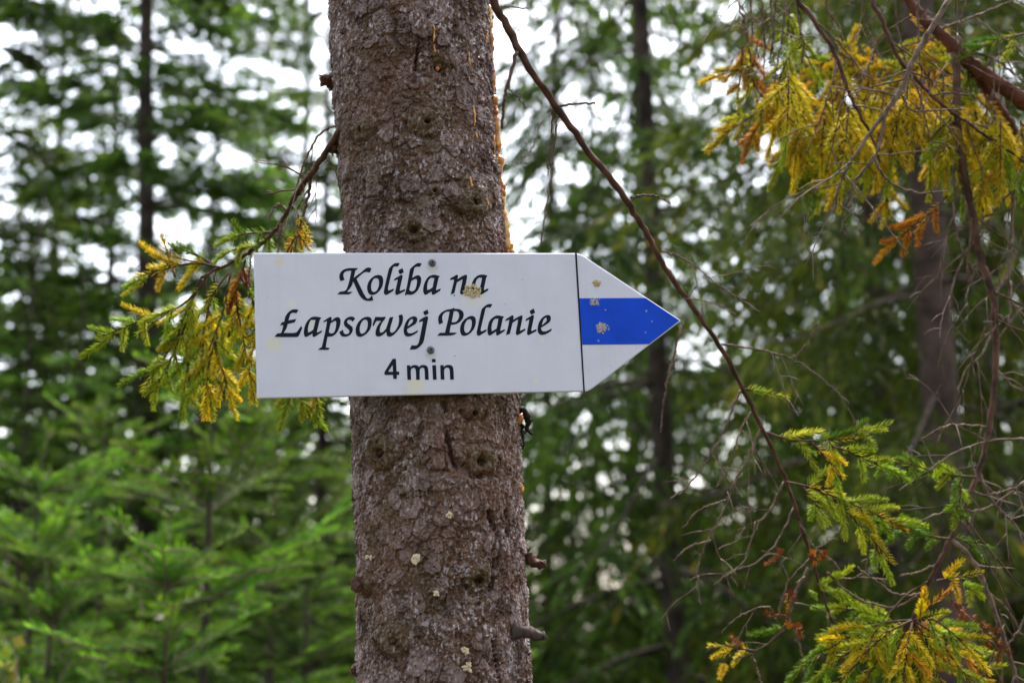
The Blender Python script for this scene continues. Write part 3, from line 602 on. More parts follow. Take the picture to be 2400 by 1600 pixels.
def resin():
    rng = np.random.default_rng(6)
    m, ns, ls, b = newmat('amber_resin'); 
    tc = N(ns, 'ShaderNodeTexCoord'); n1 = N(ns, 'ShaderNodeTexNoise', Scale=70., Detail=4.); ls.new(tc.outputs['Object'], n1.inputs['Vector'])
    ls.new(ramp(ns, ls, n1.outputs[0], [(.35, (.36, .10, .014)), (.52, (.58, .24, .035)), (.70, (.70, .45, .13))]), b.inputs['Base Color']); b.inputs['Roughness'].default_value = .35
    b.inputs['Subsurface Weight'].default_value = .12; b.inputs['Subsurface Radius'].default_value = (.004, .002, .0008)
    m2 = plain('black_resin', (.016, .012, .009), .85, .15)
    paths = [([(1148, 8), (1152, 60), (1155, 110), (1158, 190), (1162, 240), (1165, 270)], .0046), ([(1142, 30), (1146, 90), (1150, 150), (1154, 215)], .0030), ([(1158, 250), (1166, 290), (1169, 330), (1171, 355)], .0052), ([(1156, 300), (1162, 360), (1166, 420), (1172, 500), (1176, 588)], .0042),
             ([(1170, 360), (1176, 420), (1182, 480), (1187, 530), (1193, 587)], .0058), ([(1166, 430), (1172, 480), (1180, 540), (1186, 588)], .0040), ([(1200, 570), (1203, 582), (1203, 592)], .0045), ([(1194, 918), (1200, 950), (1210, 972), (1226, 985)], .0052), ([(1222, 1135), (1224, 1150)], .0035), ([(1224, 1195), (1226, 1208)], .0025)]
    for P, r in paths:
        s = np.interp([p[1] for p in P], _PYS, _S); d = [_axis_depth(p[1]) - .014 for p in P]
        r *= 1.3
        W = catmull([at(p[0] - 5, p[1], q) for p, q in zip(P, d)], 8 + int(abs(P[-1][1] - P[0][1]) / 6)); n = len(W)
        rad = r * (.25 + 1.35 * fbm(np.arange(n) * .31 + P[0][0], np.zeros(n), 4, 2) ** 1.3) ; rad[0] *= .4; rad[-1] *= .9
        W = W + rng.normal(0, .0004, W.shape)
        mb = MB(); mb.add(*tube(W, rad, 10, .07, rng))
        for q in range(n // 3):
            i = rng.integers(2, n); c = W[i - 1] + rng.normal(0, .002, 3); mb.add(*tube(np.array([c, c - [0, 0, .003], c - [0, 0, .007]]), [.0014, .0020, .0008], 8))
        link('resin_streak', mb.mesh('resin_streak', [m], True, FOOT), SPRUCE)
    small = [[(1014, 62), (1016, 85), (1015, 100)], [(1016, 108), (1018, 125)], [(1098, 128), (1100, 145), (1102, 156)], [(1103, 175), (1104, 190)], [(1106, 250), (1108, 280), (1107, 298)], [(1112, 310), (1116, 325)], [(1096, 418), (1100, 440)], [(1142, 72), (1140, 100)], [(1127, 472), (1132, 484)], [(1156, 318), (1158, 360), (1160, 372)]]
    for P in small:
        ts = np.array([px_to_ts(*p) for p in P]); ts = catmull(ts, 10); h, _, _, _ = bark_height(ts[:, 0], ts[:, 1]); W = ts_pos(ts[:, 0], ts[:, 1], np.maximum(h, h.mean()) + .0004)
        mb = MB(); mb.add(*tube(W, .0012 * rng.uniform(.6, 1.3, 10), 7, .15, rng)); link('resin_streak', mb.mesh('resin_drip', [m], True, FOOT), SPRUCE)
    # amber bead
    t, s = px_to_ts(1023, 165); c = ts_pos(np.array([t]), np.array([s]), np.array([.004]))[0]
    mb = MB(); mb.add(*tube(np.array([c + [0, .0, .002], c + [0, -.001, .0], c + [0, 0, -.0022]]), [.0012, .0024, .0014], 10)); link('resin_streak', mb.mesh('resin_bead', [m], True, FOOT), SPRUCE)
    # curled black bark flake with resin at the right edge
    W = catmull([at(1218, 962, 1.575), at(1232, 968, 1.57), at(1238, 990, 1.568), at(1234, 1004, 1.567), at(1248, 1018, 1.565)], 18)
    mb = MB(); mb.add(*tube(W, np.linspace(.0055, .0012, 18), 8, .25, rng)); mb.add(*tube(catmull([at(1216, 985, 1.57), at(1220, 1010, 1.57), at(1222, 1050, 1.575)], 10), .004, 8, .25, rng)); link('bark_flake', mb.mesh('black_flake', [m2], True, FOOT), SPRUCE)
    # pale fungus crumbs on the bark
    m3 = plain('dried_mud', (.55, .43, .27), .9)
    for px, py, a in ((978, 1308, 13), (1023, 1389, 6), (1095, 1562, 10), (1090, 1523, 6), (868, 1305, 4), (1053, 1206, 5)):
        mb = MB()
        for q in range(int(a * 1.6)):
            t, s = px_to_ts(px + rng.normal(0, a * .42), py + rng.normal(0, a * .42)); hh = bark_height(np.array([t]), np.array([s]))[0][0]; c = ts_pos(np.array([t]), np.array([s]), np.array([hh + .0012]))[0]; e = rng.normal(0, .0014, 3)
            mb.add(*tube(np.array([c - e, c, c + e]), [.0008, .0019, .0009], 7, .2, rng))
        link('mud_splat', mb.mesh('bark_mud', [m3], False, FOOT), SPRUCE)
resin()

# ------------------------------------------------------------------ the arrow sign
GLY = {  # outlines of the printed letters: crop origin, crop scale, letters (outer ring, then counters)
'A': (780, 600, 13.0667, [
 [[(135,1175),(215,1090),(300,1082),(370,1062),(410,1030),(440,970),(480,850),(520,690),(545,560),(565,455),(480,455),(410,470),(350,505),(325,555),(325,620),(340,670),(365,730),(240,770),(215,720),(198,650),(200,590),(220,530),(260,470),(320,420),(400,388),(480,372),(560,368),(775,370),(725,430),(695,440),(665,560),(645,665),(760,575),(880,490),(980,400),(1030,365),(1090,350),(1140,358),(1185,380),(1135,508),(1080,495),(1010,490),(950,510),(860,580),(730,695),(760,770),(820,890),(880,1010),(935,1130),(990,1220),(1030,1280),(1070,1305),(1110,1295),(1150,1260),(1190,1210),(1215,1230),(1238,1355),(1150,1375),(1080,1375),(1010,1365),(940,1335),(870,1275),(810,1195),(760,1095),(700,950),(640,810),(615,790),(600,860),(570,930),(520,1000),(440,1085),(460,1098),(610,1095),(540,1150),(490,1178)]],
 [[(1400,577),(1470,590),(1515,625),(1540,700),(1545,780),(1535,870),(1505,960),(1440,1060),(1350,1145),(1270,1185),(1190,1195),(1120,1170),(1075,1110),(1050,1010),(1052,920),(1080,820),(1130,730),(1210,650),(1300,595)],[(1335,678),(1385,695),(1412,740),(1417,820),(1410,900),(1385,980),(1340,1060),(1290,1095),(1250,1100),(1205,1080),(1180,1030),(1172,950),(1180,860),(1205,780),(1245,710),(1290,682)]],
 [[(2055,228),(1990,325),(1940,320),(1870,325),(1845,350),(1830,410),(1790,560),(1740,760),(1700,930),(1690,1000),(1705,1060),(1870,993),(1855,1065),(1780,1115),(1690,1170),(1620,1195),(1580,1170),(1558,1110),(1575,1010),(1620,800),(1665,600),(1705,430),(1730,370),(1800,290),(1880,230),(1950,210),(2010,213)]],
 [[(2140,600),(2135,650),(2100,800),(2060,980),(2052,1040),(2065,1065),(2220,1008),(2205,1075),(2110,1125),(2000,1180),(1950,1195),(1915,1160),(1910,1100),(1930,1000),(1965,850),(1990,720),(1950,728),(1870,755),(1885,695),(1990,635),(2080,580),(2115,578)],'+',[(2005,435),(2135,372),(2175,498),(2065,560),(2030,525)]]]),
'B': (920, 600, 9.8, [
 [[(672,180),(628,248),(560,243),(510,262),(495,300),(450,505),(500,470),(560,443),(600,440),(640,465),(660,520),(655,600),(630,690),(585,780),(530,840),(470,880),(410,893),(360,885),(310,885),(300,903),(278,900),(290,860),(330,690),(370,480),(398,310),(420,280),(490,215),(560,168),(600,160),(640,165)],[(548,527),(500,535),(430,575),(405,690),(385,770),(400,795),(440,812),(485,800),(520,765),(545,700),(560,620),(562,560)]],
 [[(1088,462),(1055,510),(1035,600),(1010,720),(1000,770),(1010,782),(1110,742),(1095,795),(1020,845),(960,882),(925,893),(900,870),(897,815),(850,840),(790,880),(755,893),(725,875),(705,820),(702,760),(715,680),(740,600),(790,510),(850,455),(920,432),(980,430)],[(885,500),(962,508),(940,610),(918,720),(860,760),(800,782),(793,700),(805,620),(830,550)]],
 [[(1500,440),(1505,465),(1490,530),(1600,460),(1680,428),(1715,445),(1708,520),(1680,650),(1650,790),(1655,805),(1760,740),(1745,795),(1640,860),(1590,885),(1560,870),(1550,830),(1570,730),(1600,590),(1610,535),(1560,560),(1480,605),(1455,700),(1420,850),(1333,885),(1360,780),(1400,620),(1415,545),(1380,540),(1318,555),(1328,510),(1410,465),(1470,428)]],
 [[(2180,450),(2150,500),(2130,600),(2105,720),(2095,770),(2110,780),(2205,738),(2195,790),(2110,845),(2040,885),(2005,875),(1990,810),(1930,850),(1870,885),(1835,880),(1805,840),(1800,760),(1810,680),(1835,590),(1880,510),(1950,450),(2030,425),(2100,428)],[(1985,497),(2055,503),(2035,610),(2010,715),(1960,750),(1900,780),(1890,700),(1905,620),(1930,545)]]]),
'C': (630, 700, 12.061, [
 [[(840,315),(785,410),(700,398),(640,405),(610,440),(580,530),(555,612),(650,592),(780,568),(735,662),(650,688),(535,715),(520,780),(490,860),(420,965),(700,965),(760,955),(800,930),(850,860),(915,765),(945,830),(905,930),(850,1050),(800,1083),(500,1083),(190,1080),(170,1055),(240,980),(330,970),(355,950),(380,880),(410,750),(380,745),(320,755),(360,670),(435,648),(445,590),(465,510),(510,430),(580,355),(640,315),(700,298),(780,300)]],
 [[(1485,535),(1440,600),(1415,700),(1380,850),(1363,930),(1370,955),(1505,888),(1495,945),(1400,1010),(1310,1070),(1260,1085),(1235,1055),(1235,985),(1170,1020),(1100,1065),(1040,1085),(1005,1050),(988,980),(990,900),(1010,800),(1050,690),(1110,600),(1190,530),(1270,503),(1370,508)],[(1190,600),(1320,600),(1290,740),(1255,870),(1190,920),(1110,955),(1105,850),(1120,760),(1150,670)]],
 [[(1780,545),(1770,625),(1860,545),(1940,512),(2000,535),(2030,600),(2025,700),(2000,800),(1950,920),(1880,1010),(1800,1060),(1720,1072),(1660,1075),(1640,1180),(1610,1375),(1660,1380),(1728,1392),(1685,1445),(1390,1445),(1450,1385),(1495,1370),(1540,1180),(1590,950),(1630,750),(1645,635),(1610,640),(1545,672),(1550,625),(1640,565),(1720,515),(1755,515)],[(1880,625),(1830,645),(1750,690),(1725,790),(1700,920),(1710,965),(1770,980),(1830,965),(1870,900),(1895,800),(1905,690),(1900,640)]]]),
'D': (780, 700, 9.8, [
 [[(512,460),(455,530),(435,500),(385,482),(340,495),(325,535),(350,570),(420,620),(455,660),(462,710),(440,780),(390,840),(320,868),(240,873),(190,850),(165,810),(145,765),(232,710),(245,770),(270,805),(310,812),(355,800),(382,760),(375,720),(340,685),(290,645),(258,600),(250,550),(268,490),(320,440),(380,413),(440,408),(490,425)]],
 [[(800,410),(860,425),(890,470),(895,540),(885,630),(855,710),(790,790),(720,845),(650,875),(590,873),(545,840),(525,780),(522,700),(540,620),(590,530),(660,460),(730,422)],[(740,478),(780,490),(800,530),(803,600),(790,680),(755,750),(710,790),(670,803),(635,785),(617,730),(620,650),(645,570),(690,500)]],
 [[(975,418),(1040,415),(1120,420),(1185,415),(1222,420),(1190,475),(1130,550),(1090,640),(1075,720),(1085,770),(1110,778),(1150,765),(1220,690),(1250,600),(1280,510),(1305,430),(1393,412),(1370,500),(1335,610),(1315,700),(1320,760),(1355,782),(1400,765),(1450,710),(1500,620),(1520,530),(1522,450),(1508,385),(1588,357),(1612,410),(1612,490),(1590,580),(1540,670),(1470,760),(1400,830),(1330,868),(1280,870),(1240,845),(1225,760),(1170,815),(1100,860),(1040,872),(1000,855),(980,810),(985,730),(1010,650),(1060,570),(1110,510),(1010,510),(985,535),(935,635),(910,600),(940,510)]],
 [[(1860,400),(1915,415),(1943,460),(1935,520),(1900,580),(1800,640),(1710,695),(1705,740),(1725,780),(1770,795),(1830,785),(1955,722),(1945,770),(1870,820),(1790,858),(1720,870),(1665,850),(1635,800),(1623,730),(1635,650),(1665,560),(1710,480),(1780,425)],[(1800,470),(1830,468),(1845,495),(1840,525),(1810,560),(1720,635),(1735,570),(1765,500)]],
 [[(2190,425),(2185,470),(2160,600),(2125,800),(2095,950),(2070,1020),(2000,1100),(1930,1150),(1870,1165),(1770,1165),(1810,1065),(1860,1072),(1920,1070),(1955,1040),(1980,980),(2010,840),(2040,690),(2070,520),(2045,515),(1985,545),(1985,495),(2080,430),(2140,402),(2175,402)],'+',[(2078,298),(2175,248),(2203,338),(2120,385),(2085,340)]]]),
'E': (1010, 700, 13.0667, [
 [[(720,275),(722,308),(800,308),(890,325),(965,375),(1000,440),(1003,530),(970,620),(900,700),(800,765),(700,795),(615,797),(590,900),(570,1035),(793,1037),(740,1090),(640,1120),(500,1132),(185,1132),(275,1040),(430,1040),(480,830),(530,620),(572,390),(500,395),(430,420),(375,475),(348,540),(345,610),(370,735),(250,792),(225,700),(220,600),(245,510),(310,430),(400,370),(500,330),(620,312)],[(700,380),(790,380),(835,410),(860,470),(862,550),(835,630),(780,695),(720,718),(632,720),(665,560)]],
 [[(1240,523),(1310,535),(1355,575),(1375,640),(1375,740),(1355,840),(1305,940),(1225,1040),(1130,1110),(1030,1138),(970,1135),(925,1090),(895,1010),(890,930),(905,830),(945,730),(1030,630),(1140,550)],[(1170,625),(1215,628),(1245,670),(1253,760),(1240,860),(1200,960),(1150,1025),(1090,1045),(1045,1025),(1020,960),(1018,870),(1035,780),(1080,690),(1120,645)]],
 [[(1882,170),(1825,270),(1740,262),(1690,275),(1670,310),(1640,440),(1580,690),(1535,890),(1522,950),(1540,1003),(1705,930),(1690,1000),(1590,1065),(1500,1120),(1450,1135),(1415,1115),(1400,1060),(1405,990),(1440,830),(1490,600),(1535,390),(1560,310),(1640,230),(1720,175),(1790,157)]]]),
'F': (1130, 700, 13.0667, [
 [[(672,548),(630,610),(605,740),(570,890),(555,960),(565,985),(697,928),(690,985),(600,1045),(510,1105),(460,1130),(430,1110),(425,1005),(350,1055),(280,1105),(225,1130),(185,1105),(165,1040),(160,940),(175,830),(210,710),(270,620),(350,555),(430,513),(500,510),(580,525)],[(400,610),(498,612),(475,750),(442,905),(370,955),(295,993),(285,880),(300,770),(340,670)]],
 [[(965,545),(955,640),(1070,570),(1190,508),(1238,525),(1235,590),(1210,710),(1175,880),(1160,950),(1170,980),(1330,905),(1315,970),(1220,1035),(1120,1100),(1075,1115),(1040,1095),(1028,1050),(1050,920),(1085,750),(1100,635),(1030,670),(930,740),(900,870),(850,1070),(730,1115),(765,970),(810,780),(830,640),(790,655),(715,690),(720,630),(830,560),(910,508),(950,510)]],
 [[(1588,530),(1580,590),(1550,740),(1515,900),(1502,960),(1515,988),(1670,925),(1655,995),(1550,1050),(1450,1105),(1410,1115),(1380,1095),(1372,1040),(1390,920),(1425,760),(1445,635),(1410,650),(1330,690),(1335,625),(1440,560),(1530,500),(1570,500)],'+',[(1453,370),(1580,297),(1622,425),(1515,488),(1475,450)]],
 [[(2020,493),(2080,515),(2105,570),(2100,650),(2060,720),(1950,800),(1805,885),(1808,930),(1840,985),(1890,1003),(1960,995),(2135,910),(2120,980),(2020,1050),(1910,1100),(1820,1112),(1750,1085),(1705,1020),(1695,940),(1705,830),(1740,720),(1800,620),(1880,545),(1950,505)],[(1930,588),(1965,585),(1977,620),(1970,680),(1930,730),(1825,810),(1850,720),(1885,630)]]]),
'G': (890, 820, 12.379, [
 [[(375,255),(470,255),(490,625),(562,625),(567,720),(492,720),(497,838),(392,838),(385,722),(138,722),(138,635)],[(372,435),(382,628),(242,628)]],
 [[(785,445),(885,443),(888,495),(930,455),(1000,432),(1070,440),(1115,465),(1140,493),(1180,450),(1250,430),(1330,440),(1385,480),(1405,540),(1412,650),(1420,860),(1312,860),(1303,640),(1295,560),(1280,525),(1240,512),(1195,525),(1165,560),(1158,620),(1160,862),(1055,862),(1050,640),(1040,570),(1022,530),(985,515),(935,530),(905,570),(900,640),(910,864),(803,864)]],
 [[(1523,440),(1633,438),(1652,858),(1545,860)],'+',[(1512,260),(1620,258),(1622,355),(1515,357)]],
 [[(1755,438),(1855,437),(1860,495),(1900,450),(1970,428),(2050,432),(2110,470),(2135,530),(2142,640),(2152,855),(2043,858),(2033,640),(2025,560),(2000,520),(1950,508),(1900,525),(1870,575),(1868,650),(1878,858),(1768,858)]]]),
}
def poly_prism(rings, z0, z1, bev=0.0):
    """rings: outer + holes in (x,y) -> closed flat prism between z0 and z1"""
    pts = [p for r in rings for p in r]; tri = tessellate_polygon([[Vector((x, y, 0)) for x, y in r] for r in rings]); n = len(pts)
    V = [(x, y, z1) for x, y in pts] + [(x, y, z0) for x, y in pts]
    def area(t): a, b, c = (pts[i] for i in t); return (b[0] - a[0]) * (c[1] - a[1]) - (b[1] - a[1]) * (c[0] - a[0])
    F3 = [t if area(t) > 0 else t[::-1] for t in tri]; F3 = F3 + [tuple(n + i for i in t[::-1]) for t in F3]
    F4 = []; o = 0
    for r in rings:
        m = len(r); F4 += [[o + i, o + (i + 1) % m, n + o + (i + 1) % m, n + o + i] for i in range(m)]; o += m
    return V, F3, F4
def build_sign():
    root = bpy.data.objects.new('trail_sign', None); COL.objects.link(root); root.matrix_world = M_SIGN
    tag(root, 'white arrow shaped trail sign with blue stripe, screwed onto the scaly spruce trunk', 'sign')
    X0 = -(SW + ST) / 2; T = .003
    m, ns, ls, b = newmat('sign_white')
    tc = N(ns, 'ShaderNodeTexCoord'); c = None
    n1 = N(ns, 'ShaderNodeTexNoise', Scale=26., Detail=5.); ls.new(tc.outputs['Object'], n1.inputs['Vector'])
    c = ramp(ns, ls, n1.outputs[0], [(.3, (.555, .525, .575)), (.7, (.60, .57, .62))])
    mp = N(ns, 'ShaderNodeMapping'); mp.inputs['Scale'].default_value = (1, .06, 1); ls.new(tc.outputs['Object'], mp.inputs[0])
    n3 = N(ns, 'ShaderNodeTexNoise', Scale=150., Detail=4.); ls.new(mp.outputs[0], n3.inputs['Vector'])
    c = mixc(ns, ls, maprange(ns, ls, n3.outputs[0], .52, .75, 0, .35), c, (.50, .485, .46))
    n4 = N(ns, 'ShaderNodeTexNoise', Scale=7., Detail=5.); ls.new(tc.outputs['Object'], n4.inputs['Vector'])
    c = mixc(ns, ls, maprange(ns, ls, n4.outputs[0], .5, .72, 0, .5), c, (.60, .575, .60))
    def blotch(c, px, py, r, col, amt, noise=.5, soft=.5):
        x, y = on_plate(px, py); r = r * 1.5 / FPX
        sb = N(ns, 'ShaderNodeVectorMath', operation='DISTANCE'); ls.new(tc.outputs['Object'], sb.inputs[0]); sb.inputs[1].default_value = (x, y, 0)
        nz = N(ns, 'ShaderNodeTexNoise', Scale=330., Detail=4.); ls.new(tc.outputs['Object'], nz.inputs['Vector'])
        ad = N(ns, 'ShaderNodeMath', operation='MULTIPLY_ADD'); ls.new(nz.outputs[0], ad.inputs[0]); ad.inputs[1].default_value = -r * 2 * noise; ls.new(sb.outputs['Value'], ad.inputs[2])
        f = maprange(ns, ls, ad.outputs[0], r * (1 - noise - soft), r * (1 - noise), amt, 0)
        return mixc(ns, ls, f, c, col)
    for px, py, r, col, amt in [(655, 614, 14, (.62, .53, .38), .8), (641, 807, 24, (.62, .57, .42), .75), (686, 712, 13, (.66, .64, .50), .6), (973, 905, 27, (.62, .56, .40), .8), (730, 762, 20, (.63, .60, .48), .6), (903, 768, 14, (.65, .62, .5), .5), (1108, 690, 36, (.64, .58, .44), .6), (1014, 628, 16, (.42, .38, .33), .5), (1010, 832, 16, (.40, .37, .33), .5), (1256, 892, 8, (.65, .62, .45), .5), (1270, 796, 10, (.64, .62, .5), .4)]:
        c = blotch(c, px, py, r, col, amt)
    vo = N(ns, 'ShaderNodeTexVoronoi', Scale=58.); ls.new(tc.outputs['Object'], vo.inputs['Vector'])
    sp = N(ns, 'ShaderNodeSeparateColor'); ls.new(vo.outputs['Color'], sp.inputs[0])
    sz = maprange(ns, ls, sp.outputs[0], .55, 1., 0, .0007 * 58)
    lt = N(ns, 'ShaderNodeMath', operation='LESS_THAN'); ls.new(vo.outputs['Distance'], lt.inputs[0]); ls.new(sz, lt.inputs[1])
    c = mixc(ns, ls, lt.outputs[0], c, (.16, .15, .15))
    ls.new(c, b.inputs['Base Color']); b.inputs['Roughness'].default_value = .34; b.inputs['Specular IOR Level'].default_value = .4
    bp = N(ns, 'ShaderNodeBump', Strength=.12, Distance=.002); n2 = N(ns, 'ShaderNodeTexNoise', Scale=60., Detail=2.); ls.new(tc.outputs['Object'], n2.inputs['Vector']); ls.new(n2.outputs[0], bp.inputs['Height']); ls.new(bp.outputs[0], b.inputs['Normal'])
    edge = plain('sign_edge', (.10, .10, .10), .5)
    # plate: pentagon with rounded corners and a bevelled front rim
    H2 = SH / 2
    base = [(X0, -H2), (X0 + SW + .004, -H2), (X0 + SW + .010, -H2 + .003), (X0 + SW + ST - .0012, -.0012), (X0 + SW + ST, 0), (X0 + SW + ST - .0012, .0012), (X0 + SW + .008, H2 - .002), (X0 + SW + .002, H2), (X0, H2)]
    def inset(P, d):
        P = np.array(P); out = []
        for i in range(len(P)):
            a, b_, c_ = P[i - 1], P[i], P[(i + 1) % len(P)]; e1 = nrm(b_ - a); e2 = nrm(c_ - b_); n1_ = np.array([-e1[1], e1[0]]); n2_ = np.array([-e2[1], e2[0]]); k = nrm(n1_ + n2_); out.append(b_ + k * d / max(k @ n1_, .3))
        return [tuple(q) for q in out]
    mb = MB(); n = len(base); fr = inset(base, .0011)
    V = [(x, y, 0) for x, y in fr] + [(x, y, -.0009) for x, y in base] + [(x, y, -T) for x, y in base]
    tri = tessellate_polygon([[Vector((x, y, 0)) for x, y in fr]])
    F3 = [tuple(t) for t in tri]
    def ar(t): a, b_, c_ = (fr[i] for i in t); return (b_[0] - a[0]) * (c_[1] - a[1]) - (b_[1] - a[1]) * (c_[0] - a[0])
    F3 = [t if ar(t) > 0 else t[::-1] for t in F3]
    mb.add(V, F3, [[i, n + i, n + (i + 1) % n, (i + 1) % n] for i in range(n)], m=0)
    V2 = [(x, y, -.0009) for x, y in base] + [(x, y, -T) for x, y in base]
    mb.add(V2, [tuple(n + i for i in t[::-1]) for t in F3], [[i, n + i, n + (i + 1) % n, (i + 1) % n] for i in range(n)], m=1)
    # drop the doubled side wall of the first shell
    link('plate', mb.mesh('sign_plate', [m, edge]), root)
    # blue stripe and dividing line (films laid on the face)
    mbl, ns, ls, bb = newmat('sign_blue'); tc = N(ns, 'ShaderNodeTexCoord'); n1 = N(ns, 'ShaderNodeTexNoise', Scale=30., Detail=4.); ls.new(tc.outputs['Object'], n1.inputs['Vector'])
    ls.new(ramp(ns, ls, n1.outputs[0], [(.3, (.002, .044, .42)), (.7, (.003, .060, .53))]), bb.inputs['Base Color']); bb.inputs['Roughness'].default_value = .3; bb.inputs['Specular IOR Level'].default_value = .12
    q = [on_plate(*p) for p in ((1357.5, 699), (1365, 807.6), (1521, 806.3), (1592.5, 750.8), (1513, 698.2))]
    # keep the stripe inside the pale rim
    mb = MB(); mb.add(*poly_prism([q], .00015, .0004)); link('blue_stripe', mb.mesh('blue_stripe', [mbl]), root)
    ink = plain('black_print', (.004, .006, .014), .38, .12)
    q = [on_plate(*p) for p in ((1347.6, 593.5), (1367.2, 917.5), (1370.6, 917.5), (1351.6, 593.5))]
    mb = MB(); mb.add(*poly_prism([q], .0002, .0005)); link('dividing_line', mb.mesh('dividing_line', [ink]), root)
    for ox, oy, s, letters in GLY.values():
        for L in letters:
            groups = [[]]
            for r in L:
                if r == '+': groups.append([])
                else: groups[-1].append(r)
            mb = MB()
            for g in groups:
                rings = []
                for r in g:
                    P = np.array([on_plate(ox + x / s, oy + y / s) for x, y in r]); rings.append([tuple(p) for p in P])
                mb.add(*poly_prism(rings, .0001, .0003))
            link('letter', mb.mesh('printed_letter', [ink]), root)
    # screws: domed heads with a cross recess
    steel = plain('dark_steel', (.12, .11, .115), .42, .5, .55); hole = plain('screw_recess', (.02, .02, .02), .6)
    for px, py, ang in ((1012.9, 616.3, .25), (1009.3, 820.4, .75)):
        x, y = on_plate(px, py); R = .00405; nr, na = 22, 56; r = np.linspace(0, 1, nr) ** .9; a = np.linspace(0, 2 * np.pi, na, endpoint=False)
        RR, AA = np.meshgrid(r, a, indexing='ij'); X = RR * np.cos(AA) * R; Y = RR * np.sin(AA) * R
        Z = .0026 * np.sqrt(np.maximum(1 - (RR * .985) ** 2.6, 0))
        xr = X * math.cos(ang) + Y * math.sin(ang); yr = -X * math.sin(ang) + Y * math.cos(ang)
        arm = lambda p, w: np.clip((w - np.abs(p)) / .00018, 0, 1)
        pit = np.maximum(arm(xr, .00048) * np.clip((.0023 - np.abs(yr)) / .0005, 0, 1), arm(yr, .00048) * np.clip((.0023 - np.abs(xr)) / .0005, 0, 1)); Z = Z - .0017 * pit + .0002
        V = np.stack([X + x, Y + y, Z], -1).reshape(-1, 3); i = np.arange(nr - 1)[:, None] * na; j = np.arange(na)[None]; k = (j + 1) % na
        F = np.stack([i + j, i + na + j, i + na + k, i + k], -1).reshape(-1, 4); pf = pit.ravel()[F].mean(1) > .5
        mb = MB(); V3 = V; mb.add(V3, None, F[~pf], m=0); mb.add(V3, None, F[pf], m=1)
        shank = tube(np.array([[x, y, .0003], [x, y, -.02]]), [.0018, .0015], 8); mb.add(*shank)
        link('screw', mb.mesh('screw', [steel, hole], True), root)
    # dried mud and sawdust splats
    rng = np.random.default_rng(4)
    mm, ns, ls, b = newmat('dry_splat'); tc = N(ns, 'ShaderNodeTexCoord'); n1 = N(ns, 'ShaderNodeTexNoise', Scale=700., Detail=3.); ls.new(tc.outputs['Object'], n1.inputs['Vector'])
    ls.new(ramp(ns, ls, n1.outputs[0], [(.3, (.36, .22, .08)), (.5, (.58, .44, .22)), (.65, (.70, .60, .40))]), b.inputs['Base Color']); b.inputs['Roughness'].default_value = .95
    mw, ns, ls, b = newmat('pale_splat'); tc = N(ns, 'ShaderNodeTexCoord'); n1 = N(ns, 'ShaderNodeTexNoise', Scale=600., Detail=3.); ls.new(tc.outputs['Object'], n1.inputs['Vector'])
    ls.new(ramp(ns, ls, n1.outputs[0], [(.35, (.38, .33, .28)), (.6, (.60, .52, .42))]), b.inputs['Base Color']); b.inputs['Roughness'].default_value = .95
    mg, ns, ls, b = newmat('grey_smear'); b.inputs['Base Color'].default_value = (.20, .25, .36, 1); b.inputs['Roughness'].default_value = .8
    def flake(mb, x, y, r, m):
        na = 9; a = np.linspace(0, 2 * np.pi, na, endpoint=False); rr = r * rng.uniform(.55, 1.25, na); st = rng.uniform(.6, 1.5); ph = rng.uniform(0, 3)
        P = np.stack([rr * np.cos(a) * st, rr * np.sin(a)], -1); c_, s_ = math.cos(ph), math.sin(ph); P = P @ np.array([[c_, -s_], [s_, c_]]) + [x, y]
        h = .0006 + r * rng.uniform(.35, 1.0)
        V = [(x, y, h)] + [(p[0] * .5 + x * .5, p[1] * .5 + y * .5, h * rng.uniform(.6, 1)) for p in P] + [(p[0], p[1], .0003) for p in P]
        mb.add(V, [[0, 1 + i, 1 + (i + 1) % na] for i in range(na)], [[1 + i, 1 + na + i, 1 + na + (i + 1) % na, 1 + (i + 1) % na] for i in range(na)], m=m)
    u = 1.5 / FPX
    for px, py, r, n_, sp_, mi, smear in ((1107, 682, 20, 150, (1.15, .85), 0, 0), (1399, 664, 10.5, 60, (1, .85), 0, 0), (1393, 707, 11, 45, (1.1, .7), 1, 1), (1409, 768, 13, 85, (1, 1), 1, 1)):
        x, y = on_plate(px, py); mb = MB()
        if smear:
            for q in range(26): flake_r = r * u * rng.uniform(.12, .3); a = rng.uniform(0, 6.28); d = r * u * rng.uniform(.3, 1.25); _n = len(mb.V); flake(mb, x + d * math.cos(a) * 1.1 + .001, y + d * math.sin(a) * .8, flake_r * .8, 2); mb.V[_n][:, 2] = .00045 + (mb.V[_n][:, 2] - .0003) * .05
        for q in range(n_):
            a = rng.uniform(0, 6.28); d = r * u * math.sqrt(rng.random()) * rng.uniform(.7, 1.1); flake(mb, x + d * math.cos(a) * sp_[0], y + d * math.sin(a) * sp_[1], rng.uniform(.5, 1.6) * .0008, 0 if mi == 0 else (1 if rng.random() < .75 else 0))
        link('mud_splat', mb.mesh('mud_splat', [mm, mw, mg]), root)
    for px, py, r, mt in ((1486, 793, 1.9, 2), (1419, 726, 1.6, 1), (1528, 753, 1.6, 1), (1515, 729, 3, 2), (1403, 799, 3.2, 2), (1513, 779, 1.3, 1), (1065, 692, 1.7, 2), (1224, 656, 1.3, 2), (1431, 857, 1.3, 2), (703, 731, 1.8, 1), (627, 696, 2, 1), (1003, 786, 1.6, 1), (1066, 834, 1.3, 2)):
        x, y = on_plate(px, py); mb = MB(); flake(mb, x, y, r * u, 0); mb.V[0][:, 2] = .00045 + (mb.V[0][:, 2] - .0003) * .2
        link('speck', mb.mesh('speck', [(ink, mw, mg)[0 if px in (1486, 1065, 1224, 1431, 1066) else (2 if mt == 2 else 1)]]), root)
build_sign()

